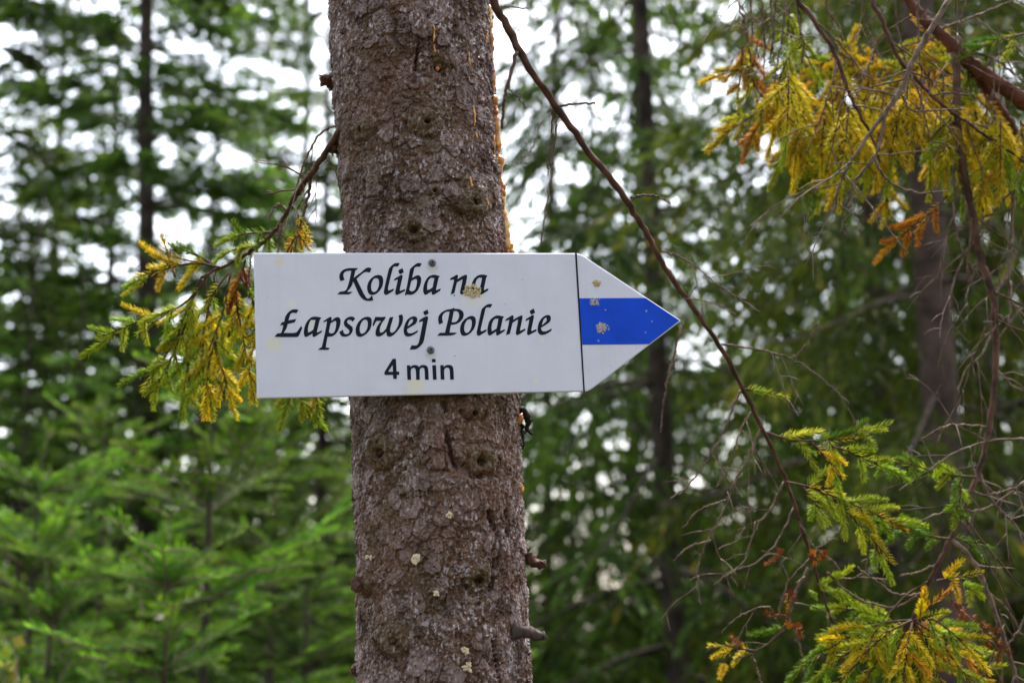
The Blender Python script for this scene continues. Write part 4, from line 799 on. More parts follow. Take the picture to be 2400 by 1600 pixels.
# ------------------------------------------------------------------ needle shoots (shared meshes)
def shoot_mesh(seed, L=.070, n=100, nl=.0145, curve=.0, full=1.0):
    rng = np.random.default_rng(seed); mb = MB()
    t = np.sort(rng.random(n)) * .97 + .02; a = np.arange(n) * 2.3999 + rng.normal(0, .35, n)
    Cz = lambda q: np.stack([curve * L * q * q, 0 * q, L * q], -1)
    C = Cz(t); T = nrm(np.stack([2 * curve * t, 0 * t, np.ones_like(t)], -1))
    e1 = nrm(np.cross(T, [0, 1., 0])); e2 = np.cross(T, e1)
    rad = np.cos(a)[:, None] * e1 + np.sin(a)[:, None] * e2
    up = np.clip(rad @ np.array([-1., 0, 0]), -1, 1)        # needles swept towards -X (upper side)
    ang = rng.normal(.80, .13, n) - .25 * t
    D = nrm(T * np.cos(ang)[:, None] + rad * np.sin(ang)[:, None] + np.array([-.22, 0, 0]))
    ln = nl * rng.uniform(.72, 1.1, n) * np.clip(1.1 - .45 * t ** 4, .4, 1.1) * np.where(up < -.5, .8, 1)
    s1 = nrm(np.cross(D, rng.standard_normal((n, 3)))); s2 = np.cross(D, s1); w = .00085
    ring = [];
    for k in range(3):
        ph = k * 2.0944; ring.append(s1 * math.cos(ph) + s2 * math.sin(ph))
    V = np.zeros((n, 7, 3)); bend = T * .12
    for k in range(3):
        V[:, k] = C + rad * .0008 + ring[k] * w * .7; V[:, 3 + k] = C + D * (ln * .55)[:, None] + ring[k] * w + bend * (ln * .05)[:, None]
    V[:, 6] = C + D * ln[:, None] + bend * (ln * .9)[:, None]
    keep = rng.random(n) < full; V = V[keep]; n = len(V); o = np.arange(n)[:, None] * 7
    F4 = np.concatenate([o + np.array([k, (k + 1) % 3, 3 + (k + 1) % 3, 3 + k]) for k in range(3)]); F3 = np.concatenate([o + np.array([3 + k, 3 + (k + 1) % 3, 6]) for k in range(3)])
    mb.add(V.reshape(-1, 3), F3, F4, np.repeat(np.clip(rng.normal(-.05, .14, n), 0, .4), 7))
    q = np.linspace(0, 1, 7); mb.add(*tube(Cz(q), np.linspace(.0015, .0009, 7), 5, .1, rng), a=1.0)
    me = mb.mesh('needle_shoot_%d' % seed, [M_SHOOT])
    return me
SHOOTS = [shoot_mesh(s, curve=c) for s, c in ((1, .0), (2, .12), (3, -.12), (4, .2), (5, .06), (6, -.05))]
THIN = [shoot_mesh(9, n=46, full=.8, curve=.1), shoot_mesh(10, n=38, full=.7)]
YEL = [(.76, .56, .03), (.78, .63, .03), (.70, .60, .03), (.60, .60, .035)]
LIME = [(.46, .54, .035), (.40, .52, .035), (.52, .56, .035)]
GRN = [(.25, .39, .035), (.21, .36, .035), (.31, .43, .04)]
ORG = [(.66, .38, .025), (.62, .29, .022), (.62, .42, .03)]
RUST = [(.34, .09, .015), (.38, .12, .02)]
rs = np.random.default_rng(2024)
SHOOT_LIST = []
def shoot(parent, base, p, d, L, pal, thin=False, upv=(0, 0, 1)):
    """note one needle shoot; they are all made at the end by make_shoots()"""
    d = nrm(d); me = (THIN if thin else SHOOTS)[rs.integers(len(THIN) if thin else len(SHOOTS))]
    x = np.asarray(upv, float) + rs.normal(0, .35, 3); x = -(x - d * (x @ d)); x = nrm(x); y = np.cross(d, x); s = L / .070; w = min(max(s * 1.02, .70), 1.0)
    A = np.stack([x * w, y * w, d * s], 1); c = np.array(pal[rs.integers(len(pal))]) * rs.uniform(.8, 1.15)
    qx, qy, qd = to_px(p); seen = -60 < qx < 2460 and -60 < qy < 1660
    SHOOT_LIST.append((parent, np.asarray(base, float), np.asarray(p, float), A, me, c, L * (.55 if thin else 1) * (1 if seen else .05)))
def make_shoots():
    """the 300 largest of a tree as pieces of their own, the others joined into one piece of that tree"""
    trees = {}
    for q in SHOOT_LIST:
        r = q[0]
        while r.parent: r = r.parent
        trees.setdefault(r.name, (r, []))[1].append(q)
    for root, L in trees.values():
        L.sort(key=lambda q: -q[6]); Vs = []; Fs = {3: [], 4: []}; T = []; Cc = []; n = 0
        for k, (parent, base, p, A, me, c, _) in enumerate(L):
            if k < 290:
                o = link('needle_shoot', me, parent, Matrix([[*A[i], p[i] - base[i]] for i in range(3)] + [[0, 0, 0, 1]])); o.color = (*c, 1); continue
            if me.name not in CACHE:
                v = np.empty(len(me.vertices) * 3, np.float32); me.vertices.foreach_get('co', v); t = np.empty(len(me.vertices), np.float32); me.attributes['tint'].data.foreach_get('value', t)
                CACHE[me.name] = (v.reshape(-1, 3), t, np.array([tuple(f.vertices) for f in me.polygons if len(f.vertices) == 3]), np.array([tuple(f.vertices) for f in me.polygons if len(f.vertices) == 4]))
            v, t, f3, f4 = CACHE[me.name]; Vs.append(v @ A.T + (p - base)); T.append(t); Cc.append(np.tile([*c, 1.0], (len(v), 1))); Fs[3].append(f3 + n); Fs[4].append(f4 + n); n += len(v)
        if n:
            me = mesh('joined_needles', np.concatenate(Vs), [np.concatenate(Fs[3]), np.concatenate(Fs[4])], [M_SHOOTB], False, None, {'tint': np.concatenate(T)})
            a = me.attributes.new('leafcol', 'FLOAT_COLOR', 'POINT'); a.data.foreach_set('color', np.concatenate(Cc).astype(np.float32).ravel())
            tag(link('needles', me, root), kind='stuff')
CACHE = {}
U_ = 1.5 / FPX                       # metres per photo pixel near the sign
def path(pts, n):
    """photo points with distance -> world curve"""
    return catmull([at(*p) for p in pts], n)
def spray(parent, base, pts, pal, r=.0016, every=.034, L=(.040, .060), start=.12, tip=True, hang=.35, tipal=None, plane=None, wood=None):
    """a living twig: thin wood and shoots to both sides, shorter towards the tip"""
    W = path(pts, 24) if not isinstance(pts, np.ndarray) else pts
    seg = np.r_[0, np.cumsum(np.linalg.norm(np.diff(W, axis=0), axis=1))]; tot = seg[-1]
    mb = MB(); mb.add(*tube(W, np.linspace(r, r * .5, len(W)), 6, .08, rs)); tw = link('twig', mb.mesh('living_twig', [wood or M_BOUGH], True, base), parent)
    q = start * tot + rs.uniform(0, every * .5); side = 1
    while q < tot * .98:
        i = min(np.searchsorted(seg, q), len(W) - 1); T = nrm(W[i] - W[i - 1]); f = q / tot
        lat = plane if plane is not None else nrm(np.cross(T, CF) + rs.normal(0, .25, 3))
        a = R_(rs.uniform(38, 58)); d = T * math.cos(a) + nrm(lat + CF * rs.normal(0, .45)) * side * math.sin(a) + np.array([0, 0, -hang * rs.uniform(.5, 1.3)])
        p_ = pal if (tipal is None or f < rs.uniform(.45, .9)) else tipal
        shoot(parent, base, W[i], d, rs.uniform(*L) * (1.15 - .45 * f), p_)
        q += every * rs.uniform(.35, .75); side = -side
    # needles along the twig itself, then the end shoot
    q = start * tot
    while q < tot * .9:
        i = min(np.searchsorted(seg, q), len(W) - 1); shoot(parent, base, W[i], W[i] - W[i - 1], .05, pal, True); q += .045
    if tip: shoot(parent, base, W[-2], W[-1] - W[-3] + np.array([0, 0, -.0003]), rs.uniform(*L), tipal or pal)
    return tw
def bare(parent, base, pts, r0, r1, mat, name='twig', side=0, slen=.09, n=None, seed=0, sides=7, droop=.3, sub=True):
    """a bare branch with its own thin side twiglets, one mesh"""
    W = path(pts, n or 10 + 6 * len(pts)); rng = np.random.default_rng(seed + 900); mb = MB(); m = len(W)
    if mat is M_TWIG: r0, r1 = r0 * 1.2, r1 * 1.25
    W = W + rng.normal(0, .0006, W.shape)
    rad = np.linspace(r0, r1, m); mb.add(*tube(W, rad, sides, .10, rng))
    for k in range(side):
        i = rng.integers(2, m - 1); T = nrm(W[i] - W[i - 1]); a = R_(rng.uniform(30, 70)); lat = nrm(np.cross(T, CF) * rng.choice((-1, 1)) + CF * rng.normal(0, .5)); d = nrm(T * math.cos(a) + lat * math.sin(a))
        L = slen * rng.uniform(.4, 1.3); bend = np.array([0, 0, -droop]) + rng.normal(0, .2, 3); t = np.linspace(0, 1, 10)[:, None]
        S = W[i] + d * L * t + bend * L * t * t * .6 + np.cumsum(rng.normal(0, .0007, (10, 3)), 0); r_ = min(rad[i] * .6, .0013)
        mb.add(*tube(S, np.linspace(r_, .0005, 10), 5, .12, rng))
        if sub and L > slen * .6:
            for j in (4, 7):
                d2 = nrm(nrm(S[j] - S[j - 1]) + nrm(rng.standard_normal(3)) * .9); L2 = L * rng.uniform(.2, .45); tt = np.linspace(0, 1, 7)[:, None]
                mb.add(*tube(S[j] + d2 * L2 * tt + np.array([0, 0, -.35]) * L2 * tt * tt, np.linspace(.0008, .0004, 7), 4, .1, rng))
    for k in range(int(m * 1.2)):      # needle pegs left on the bark
        i = rng.integers(1, m); d = nrm(np.cross(nrm(W[i] - W[i - 1]), rng.standard_normal(3))); mb.add(*tube(np.array([W[i], W[i] + d * (rad[i] + .0016)]), [.0006, .0003], 3, cap=False))
    return link(name, mb.mesh(name, [mat], True, base), parent)

# ------------------------------------------------------------------ right bough of the signed spruce
RB = bare(SPRUCE, FOOT, [(1140, -40, 1.60), (1165, 20, 1.60), (1200, 82, 1.605), (1235, 150, 1.61), (1290, 232, 1.62), (1340, 300, 1.63), (1400, 382, 1.64), (1455, 450, 1.65), (1500, 520, 1.66), (1540, 590, 1.67), (1580, 660, 1.68), (1640, 742, 1.695), (1700, 832, 1.71), (1745, 920, 1.72), (1790, 1010, 1.735), (1838, 1115, 1.75), (1870, 1210, 1.76), (1900, 1300, 1.77), (1930, 1400, 1.78), (1965, 1500, 1.79), (1985, 1570, 1.79)], 0.0048, .0016, M_BOUGH, 'bough', 0, n=110, sides=10, seed=1)
def rb(*pts, r=.0014, r1=.0006, side=0, slen=.06, seed=0, mat=None): return bare(RB, FOOT, [(x, y, d) for x, y, d in pts], r, r1, mat or M_TWIG, 'twig', side, slen, seed=seed)
rb((1308, 250, 1.625), (1350, 243, 1.62), (1395, 243, 1.62), r=.0016, r1=.001, seed=2, mat=M_PALETRUNK)
rb((1478, 462, 1.655), (1520, 458, 1.65), (1545, 463, 1.65), (1573, 477, 1.65), r=.0015, r1=.0009, seed=3, mat=M_PALETRUNK)
rb((1212, 120, 1.605), (1195, 180, 1.61), (1185, 220, 1.61), (1180, 262, 1.61), (1176, 300, 1.612), r=.002, r1=.0012, seed=4)
rb((1186, 200, 1.61), (1210, 225, 1.61), (1237, 252, 1.61), r=.001, seed=5, mat=M_PALETRUNK)
rb((1307, 270, 1.63), (1300, 340, 1.64), (1288, 430, 1.645), (1265, 580, 1.65), r=.001, r1=.0007, seed=6)
rb((1296, 255, 1.63), (1290, 330, 1.66), (1282, 410, 1.68), r=.0007, seed=7)
rb((1270, 280, 1.66), (1245, 350, 1.68), (1205, 400, 1.69), r=.0006, r1=.0004, seed=8)
rb((1160, 18, 1.60), (1190, 16, 1.61), (1240, 20, 1.62), r=.0009, seed=9)
rb((1550, 588, 1.672), (1590, 600, 1.675), (1630, 625, 1.68), (1690, 672, 1.69), (1780, 730, 1.70), r=.0012, side=2, seed=10)
rb((1600, 700, 1.68), (1640, 702, 1.69), (1690, 718, 1.69), (1730, 745, 1.69), r=.0008, seed=11)
rb((1690, 806, 1.71), (1760, 815, 1.71), (1850, 840, 1.71), (1930, 890, 1.71), (1990, 945, 1.71), r=.0012, side=3, seed=12)
rb((1850, 842, 1.71), (1890, 810, 1.70), (1915, 755, 1.70), r=.0008, seed=13)
rb((1596, 765, 1.68), (1580, 830, 1.675), (1565, 890, 1.675), (1553, 960, 1.68), (1548, 1010, 1.68), r=.0014, seed=14)
rb((1735, 915, 1.72), (1715, 960, 1.71), (1695, 1010, 1.70), (1665, 1065, 1.70), (1620, 1130, 1.70), (1570, 1168, 1.70), r=.0014, side=3, seed=15)
rb((1760, 965, 1.73), (1735, 1010, 1.72), (1712, 1080, 1.72), (1680, 1140, 1.72), r=.001, side=2, seed=16)
rb((1785, 1000, 1.735), (1750, 1080, 1.73), (1722, 1130, 1.73), (1690, 1210, 1.73), (1655, 1270, 1.73), (1635, 1340, 1.73), (1640, 1415, 1.73), r=.0014, side=4, seed=17)
rb((1700, 1172, 1.73), (1640, 1195, 1.72), (1600, 1238, 1.72), r=.0009, seed=18)
rb((1665, 1265, 1.73), (1615, 1282, 1.72), (1580, 1310, 1.72), r=.0009, seed=19)
rb((1838, 1130, 1.75), (1800, 1200, 1.745), (1770, 1240, 1.74), (1740, 1320, 1.74), (1700, 1350, 1.74), r=.0012, side=4, slen=.05, seed=20)
rb((1860, 1190, 1.76), (1820, 1270, 1.75), (1770, 1320, 1.75), (1720, 1335, 1.75), (1670, 1372, 1.75), r=.001, side=3, slen=.05, seed=21)
rb((1895, 1330, 1.77), (1865, 1385, 1.76), (1850, 1440, 1.76), (1830, 1480, 1.76), (1770, 1525, 1.76), (1715, 1545, 1.76), r=.0016, side=4, slen=.06, seed=22)
rb((1900, 1310, 1.77), (1850, 1360, 1.76), (1820, 1450, 1.76), (1800, 1420, 1.75), (1740, 1440, 1.75), (1690, 1480, 1.75), r=.001, side=3, slen=.05, seed=23)
rb((1760, 1530, 1.76), (1775, 1570, 1.76), (1790, 1620, 1.76), r=.001, side=1, seed=24)
rb((1848, 1450, 1.76), (1870, 1500, 1.76), (1885, 1560, 1.77), (1880, 1620, 1.77), r=.001, seed=25)
rb((1870, 1215, 1.76), (1900, 1270, 1.76), (1930, 1300, 1.76), (1960, 1320, 1.76), r=.001, side=3, slen=.05, seed=26)
rb((1938, 1340, 1.77), (1980, 1380, 1.77), (2030, 1410, 1.76), (2100, 1420, 1.75), (2150, 1395, 1.75), r=.0012, r1=.0009, side=1, seed=27)
spray(RB, FOOT, [(1795, 1012, 1.74), (1850, 1030, 1.74), (1905, 1032, 1.735), (1965, 1025, 1.73), (2015, 1012, 1.73)], LIME + YEL[2:], tipal=GRN + LIME, L=(.032, .05))
spray(RB, FOOT, [(1900, 1036, 1.74), (1925, 1060, 1.735), (1950, 1090, 1.73), (1958, 1115, 1.73)], YEL[1:] + LIME, tipal=LIME, L=(.025, .04))
spray(RB, FOOT, [(1950, 1045, 1.73), (1995, 1060, 1.73), (2035, 1080, 1.73), (2062, 1090, 1.73)], LIME, L=(.022, .036))
spray(RB, FOOT, [(1840, 1128, 1.75), (1900, 1142, 1.74), (1960, 1165, 1.735), (2030, 1195, 1.73), (2095, 1222, 1.73)], LIME + YEL[2:] + ORG[:1], tipal=LIME + GRN, L=(.034, .055), every=.024)
spray(RB, FOOT, [(1950, 1165, 1.74), (2000, 1215, 1.735), (2040, 1260, 1.73), (2062, 1300, 1.73)], LIME + YEL[2:], tipal=LIME, L=(.03, .045), every=.026)
spray(RB, FOOT, [(1880, 1140, 1.75), (1900, 1165, 1.745), (1912, 1190, 1.745)], LIME, L=(.022, .032))
spray(RB, FOOT, [(1748, 912, 1.72), (1765, 914, 1.72)], LIME, L=(.014, .02), tip=True)
for a, b in (((1918, 1372, 1.775), (2000, 1338, 1.765)), ((1920, 1374, 1.775), (1995, 1395, 1.765)), ((1835, 1470, 1.76), (1760, 1492, 1.76)), ((1910, 1385, 1.77), (1903, 1400, 1.77))):
    p, q = at(*a), at(*b); n_ = 2 if np.linalg.norm(q - p) > .03 else 1
    for k in range(n_): shoot(RB, FOOT, p + (q - p) * k * .45, q - p, np.linalg.norm(q - p) * (.62 if n_ == 2 else 1), LIME if b[0] > 1900 else GRN)
spray(RB, FOOT, [(1770, 1525, 1.76), (1735, 1520, 1.76), (1708, 1530, 1.76), (1698, 1555, 1.76)], YEL + LIME, L=(.018, .03))
for x, y in ((1845, 1465), (1872, 1470), (1818, 1440), (1820, 1315), (1850, 1390), (1905, 1300), (1930, 1310), (1735, 1518)):
    for k in range(2): shoot(RB, FOOT, at(x, y, 1.755), rs.normal(0, 1, 3), rs.uniform(.012, .022), RUST + ORG[1:2], True)

# ------------------------------------------------------------------ left bough of the signed spruce
LB = bare(SPRUCE, FOOT, [(800, 300, 1.60), (782, 328, 1.61), (760, 362, 1.62), (735, 400, 1.635), (712, 432, 1.65), (690, 465, 1.665), (672, 500, 1.68), (650, 533, 1.69), (620, 566, 1.705), (570, 600, 1.72), (520, 626, 1.74), (470, 650, 1.75)], .0038, .0018, M_BOUGH, 'bough', 4, .05, n=70, sides=9, seed=31)
def lb(*pts, r=.0014, r1=.0007, side=0, seed=0, slen=.05): return bare(LB, FOOT, list(pts), r, r1, M_TWIG, 'twig', side, slen, seed=seed)
lb((785, 296, 1.60), (765, 302, 1.61), (745, 320, 1.62), (728, 350, 1.63), (712, 385, 1.64), (700, 420, 1.65), (692, 445, 1.65), r=.0013, side=2, seed=32)
lb((730, 405, 1.64), (724, 450, 1.645), (715, 490, 1.65), (700, 540, 1.655), (690, 585, 1.66), r=.0018, side=2, seed=33)
lb((664, 510, 1.685), (656, 545, 1.685), (652, 580, 1.685), (654, 640, 1.69), r=.0016, seed=34)
lb((672, 495, 1.68), (655, 480, 1.68), (640, 490, 1.68), (632, 510, 1.68), r=.0012, seed=35)
lb((760, 365, 1.62), (785, 400, 1.63), (795, 440, 1.64), (803, 480, 1.65), r=.0006, seed=36)
lb((745, 385, 1.63), (715, 420, 1.64), (700, 440, 1.65), (680, 470, 1.66), r=.001, side=2, seed=37)
lb((590, 588, 1.715), (585, 640, 1.72), (583, 700, 1.72), r=.0009, seed=38)
for k in range(7): shoot(LB, FOOT, at(700 - k * 2 + rs.normal(0, 3), 505 + k * 12, 1.652), np.array([rs.normal(0, .5), rs.normal(0, .4), -1]), .03, ORG + YEL, True)
SPL = dict(L=(.028, .044), every=.026)
spray(LB, FOOT, [(640, 545, 1.695), (610, 545, 1.70), (580, 548, 1.70), (558, 552, 1.70)], GRN + LIME, L=(.022, .034))
spray(LB, FOOT, [(640, 550, 1.695), (605, 575, 1.71), (570, 582, 1.71), (550, 585, 1.71)], LIME + GRN, L=(.02, .03))
spray(LB, FOOT, [(650, 540, 1.69), (668, 560, 1.69), (690, 580, 1.69)], LIME, L=(.02, .032))
spray(LB, FOOT, [(520, 627, 1.74), (470, 618, 1.735), (420, 622, 1.73), (370, 640, 1.73), (330, 665, 1.73)], YEL, tipal=LIME + YEL, L=(.03, .046), every=.03)
spray(LB, FOOT, [(410, 650, 1.73), (400, 625, 1.73), (375, 605, 1.73)], ORG[:1] + YEL, L=(.03, .042))
spray(LB, FOOT, [(500, 620, 1.74), (480, 608, 1.74), (460, 598, 1.74)], GRN + LIME, L=(.028, .04))
spray(LB, FOOT, [(490, 640, 1.745), (455, 690, 1.74), (400, 730, 1.735), (330, 752, 1.73), (290, 770, 1.73), (265, 785, 1.73)], YEL[2:] + LIME, tipal=LIME, hang=.45, L=(.034, .055), every=.030)
spray(LB, FOOT, [(470, 650, 1.75), (440, 720, 1.745), (415, 790, 1.74), (370, 860, 1.735), (352, 870, 1.73)], YEL[2:] + LIME, tipal=LIME + GRN, **SPL)
spray(LB, FOOT, [(450, 700, 1.745), (430, 770, 1.74), (400, 840, 1.735), (375, 890, 1.73)], LIME + YEL[2:], tipal=LIME, **SPL)
spray(LB, FOOT, [(440, 800, 1.74), (440, 850, 1.735), (432, 910, 1.735)], LIME + GRN, tipal=LIME, **SPL)
spray(LB, FOOT, [(540, 640, 1.73), (525, 720, 1.725), (505, 790, 1.72), (520, 860, 1.72), (533, 915, 1.715)], YEL, tipal=YEL[1:3], **SPL)
spray(LB, FOOT, [(510, 780, 1.725), (490, 850, 1.72), (485, 900, 1.72), (492, 930, 1.72)], YEL[1:] + LIME[:1], **SPL)
spray(LB, FOOT, [(545, 650, 1.73), (560, 740, 1.72), (575, 820, 1.715), (588, 890, 1.71)], YEL[1:] + LIME[:1], **SPL)
spray(LB, FOOT, [(560, 640, 1.73), (590, 700, 1.72), (615, 790, 1.715), (625, 880, 1.71)], YEL + LIME, **SPL)
spray(LB, FOOT, [(535, 640, 1.735), (500, 690, 1.73), (480, 760, 1.73), (475, 830, 1.73), (460, 880, 1.73)], YEL[1:] + LIME[:1], **SPL)
spray(LB, FOOT, [(575, 610, 1.72), (560, 660, 1.72), (545, 700, 1.715)], ORG + RUST, L=(.016, .026), every=.03)
spray(LB, FOOT, [(600, 620, 1.725), (660, 760, 1.72), (690, 880, 1.72), (678, 935, 1.72)], YEL + LIME, **SPL)
spray(LB, FOOT, [(620, 600, 1.725), (700, 780, 1.72), (735, 900, 1.72), (742, 940, 1.72)], YEL + LIME, **SPL)
spray(LB, FOOT, [(620, 690, 1.725), (660, 830, 1.72), (705, 930, 1.72), (720, 950, 1.72)], LIME, **SPL)

# ------------------------------------------------------------------ right-hand spruce: trunk outside the frame, boughs hanging in
tb = at(3050, 800, 2.35); TB = np.array([tb[0], tb[1], ground_z(tb[0], tb[1])])
RS = thing('spruce_tree', TB, 'spruce reaching in from the right with yellow drooping needle sprays and tangled dead twigs', 'tree')
mb = MB(); zz = np.linspace(-.2, 9, 40); mb.add(*tube(TB + np.stack([0 * zz, 0 * zz, zz], -1), np.linspace(.15, .03, 40), 16, .04, np.random.default_rng(1))); link('trunk', mb.mesh('right_trunk', [M_PALETRUNK], True, TB), RS)
def big(pts, r0, r1, mat=M_REDBOUGH, side=0, slen=.1, seed=0, n=60): return bare(RS, TB, pts, r0, r1, mat, 'bough', side, slen, n=n, seed=seed, sides=11)
B1 = big([(3050, 620, 2.33), (2700, 460, 2.10), (2480, 310, 1.93), (2400, 238, 1.90), (2330, 190, 1.89), (2265, 140, 1.89), (2215, 90, 1.89), (2165, 45, 1.89), (2120, -10, 1.89), (2080, -70, 1.89)], .013, .0055, side=6, slen=.12, seed=41, n=80)
B2 = big([(3050, 700, 2.33), (2700, 560, 2.12), (2430, 400, 1.95), (2385, 335, 1.94), (2350, 270, 1.93), (2300, 195, 1.91), (2262, 145, 1.895)], .013, .0052, side=4, slen=.1, seed=42, n=60)
B3 = big([(2240, 118, 1.89), (2243, 200, 1.87), (2246, 330, 1.85), (2262, 420, 1.84), (2282, 520, 1.83), (2303, 620, 1.82), (2328, 700, 1.81), (2335, 830, 1.80), (2325, 960, 1.79), (2302, 1080, 1.78), (2272, 1160, 1.77), (2230, 1260, 1.76), (2190, 1340, 1.76), (2152, 1420, 1.76), (2140, 1450, 1.76)], .0058, .0022, M_BOUGH, side=16, slen=.13, seed=43, n=110)
B4 = big([(2120, -60, 1.80), (1990, -90, 1.78), (1872, -20, 1.76), (1905, 45, 1.755), (1960, 130, 1.75), (1985, 205, 1.75), (2012, 265, 1.75), (2048, 330, 1.75), (2062, 380, 1.75)], .004, .0012, M_BOUGH, side=5, slen=.09, seed=44)
B5 = big([(2330, -80, 1.74), (2235, -10, 1.72), (2185, 65, 1.71), (2140, 140, 1.705), (2112, 210, 1.70), (2055, 290, 1.70), (2020, 340, 1.70), (1990, 385, 1.70), (1965, 440, 1.70), (1957, 495, 1.70)], .0032, .0009, M_TWIG, side=9, slen=.09, seed=45)
B6 = big([(2060, -50, 1.80), (2045, 0, 1.79), (2068, 50, 1.78), (2110, 140, 1.78), (2160, 200, 1.78), (2215, 250, 1.78), (2300, 310, 1.80), (2400, 380, 1.82)], .0034, .0016, M_BOUGH, side=7, slen=.1, seed=46)
def tw(b, *pts, r=.0015, r1=.0007, side=0, slen=.08, seed=0, mat=None): return bare(b, TB, list(pts), r, r1, mat or M_TWIG, 'twig', side, slen, seed=seed)
tw(B5, (2112, 210, 1.70), (2078, 262, 1.70), (2062, 330, 1.70), (2048, 372, 1.70), (2010, 415, 1.70), (1984, 466, 1.70), r=.0024, seed=50, side=3)
tw(B5, (2050, 372, 1.70), (2070, 410, 1.70), (2110, 440, 1.70), (2160, 452, 1.70), (2220, 448, 1.70), r=.0013, seed=51)
tw(B5, (2115, 225, 1.70), (2140, 260, 1.70), (2200, 258, 1.70), (2260, 255, 1.70), r=.0012, side=2, seed=52)
tw(B5, (2010, 440, 1.70), (1990, 480, 1.70), (1975, 530, 1.70), (1977, 548, 1.70), r=.0009, seed=53)
tw(B3, (2290, 560, 1.83), (2260, 600, 1.83), (2230, 680, 1.82), (2232, 760, 1.82), (2270, 800, 1.82), r=.0013, side=4, seed=54)
tw(B3, (2245, 330, 1.85), (2235, 450, 1.84), (2245, 560, 1.83), (2275, 620, 1.83), (2310, 660, 1.83), r=.0014, side=5, seed=55)
tw(B3, (2330, 860, 1.80), (2370, 900, 1.79), (2410, 925, 1.79), r=.0014, side=3, seed=56)
tw(B3, (2318, 1000, 1.79), (2240, 995, 1.77), (2200, 1005, 1.76), (2158, 1032, 1.76), r=.0013, side=2, seed=57)
tw(B3, (2400, 1028, 1.77), (2330, 1032, 1.77), (2260, 1050, 1.765), (2200, 1085, 1.76), (2105, 1150, 1.76), r=.0013, side=3, seed=58)
tw(B3, (2400, 1130, 1.77), (2350, 1170, 1.77), (2300, 1195, 1.77), (2240, 1195, 1.765), (2170, 1215, 1.76), (2130, 1240, 1.76), r=.0015, side=5, seed=59)
tw(B3, (2272, 1145, 1.77), (2310, 1160, 1.77), (2370, 1145, 1.77), (2410, 1135, 1.77), r=.0013, side=3, seed=60)
tw(B3, (2230, 1262, 1.76), (2282, 1320, 1.76), (2320, 1400, 1.76), (2350, 1490, 1.76), (2378, 1575, 1.76), (2392, 1640, 1.76), r=.0032, r1=.0018, side=7, slen=.12, seed=61)
tw(B3, (2295, 1110, 1.78), (2330, 1180, 1.77), (2380, 1230, 1.77), (2420, 1290, 1.77), r=.0018, side=5, seed=62)
tw(B3, (2360, 1520, 1.76), (2390, 1470, 1.76), (2420, 1400, 1.76), r=.0012, side=3, seed=63)
tw(B3, (2160, 1392, 1.76), (2100, 1392, 1.76), (2060, 1365, 1.76), (2010, 1330, 1.76), r=.0013, r1=.0009, side=1, seed=64)
tw(B3, (2200, 1320, 1.76), (2150, 1340, 1.76), (2110, 1347, 1.76), r=.001, seed=65)
tw(B3, (2335, 760, 1.80), (2300, 830, 1.79), (2262, 870, 1.79), (2240, 950, 1.79), r=.0012, side=3, seed=66)
tw(B3, (2330, 700, 1.81), (2370, 620, 1.81), (2400, 540, 1.81), r=.0014, side=5, seed=67)
tw(B3, (2334, 800, 1.80), (2380, 740, 1.80), (2420, 700, 1.80), r=.0012, side=4, seed=68)
tw(B2, (2395, 300, 1.90), (2380, 400, 1.87), (2372, 520, 1.85), (2365, 640, 1.84), (2370, 760, 1.84), r=.0026, r1=.0012, side=9, slen=.11, seed=69)
tw(B2, (2400, 420, 1.87), (2340, 480, 1.86), (2300, 560, 1.85), (2290, 640, 1.85), r=.0013, side=4, seed=70)
tw(B1, (2300, 165, 1.89), (2350, 120, 1.87), (2400, 105, 1.86), r=.0016, side=3, seed=71)
tw(B1, (2200, 70, 1.89), (2270, 45, 1.86), (2330, 20, 1.86), (2400, -10, 1.86), r=.0016, side=4, seed=72)
tw(B1, (2250, 125, 1.89), (2310, 130, 1.87), (2360, 160, 1.86), (2410, 200, 1.86), r=.0022, side=4, seed=73)
tw(B1, (2255, 130, 1.88), (2250, 60, 1.86), (2270, -20, 1.86), r=.0016, side=3, seed=74)
tw(B4, (1900, 40, 1.755), (1955, 90, 1.75), (2000, 140, 1.75), (2030, 190, 1.75), r=.001, side=2, seed=75)
for k, (x0, dx, y1) in enumerate(((1762, -4, 110), (1785, 4, 160), (1805, 6, 120), (1822, -20, 150), (1845, -30, 200), (1868, 12, 150), (1935, 10, 60), (2020, 25, 150), (2095, 30, 230), (2150, 6, 260), (1730, 10, 60))):
    tw(B4, (x0, -60, 1.80), (x0 + dx * .3, y1 * .3, 1.80), (x0 + dx * .9 + 5, y1 * .7, 1.80), (x0 + dx, y1, 1.80), r=.0013, side=4, slen=.06, seed=80 + k)
# yellow hanging sprays at the upper right
rng = np.random.default_rng(55); HS = dict(every=.030, hang=.5)
for k in range(36):
    x0 = 1840 + k * 15.5 + rng.normal(0, 10); d0 = 1.92 + rng.normal(0, .05); y0 = 150 + 60 * min(abs(rng.normal(0, 1)), 1.6) + max(0, x0 - 2180) * .30
    dx = rng.normal(-28, 18) if x0 < 2150 else rng.normal(6, 22); ln = rng.uniform(120, 185) * (1 if x0 < 2250 else .8) * (.8 if x0 < 1880 else 1)
    pal = YEL[:3] * 2 + ORG[2:] if rng.random() < .8 else YEL + LIME
    spray(B2 if x0 > 2050 else B1, TB, [(x0, y0, d0), (x0 + dx * .25, y0 + ln * .35, d0 - .02), (x0 + dx * .8, y0 + ln * .7, d0 - .03), (x0 + dx, y0 + ln, d0 - .03)], pal, tipal=YEL + LIME, L=(.040, .060), start=.02, **HS)
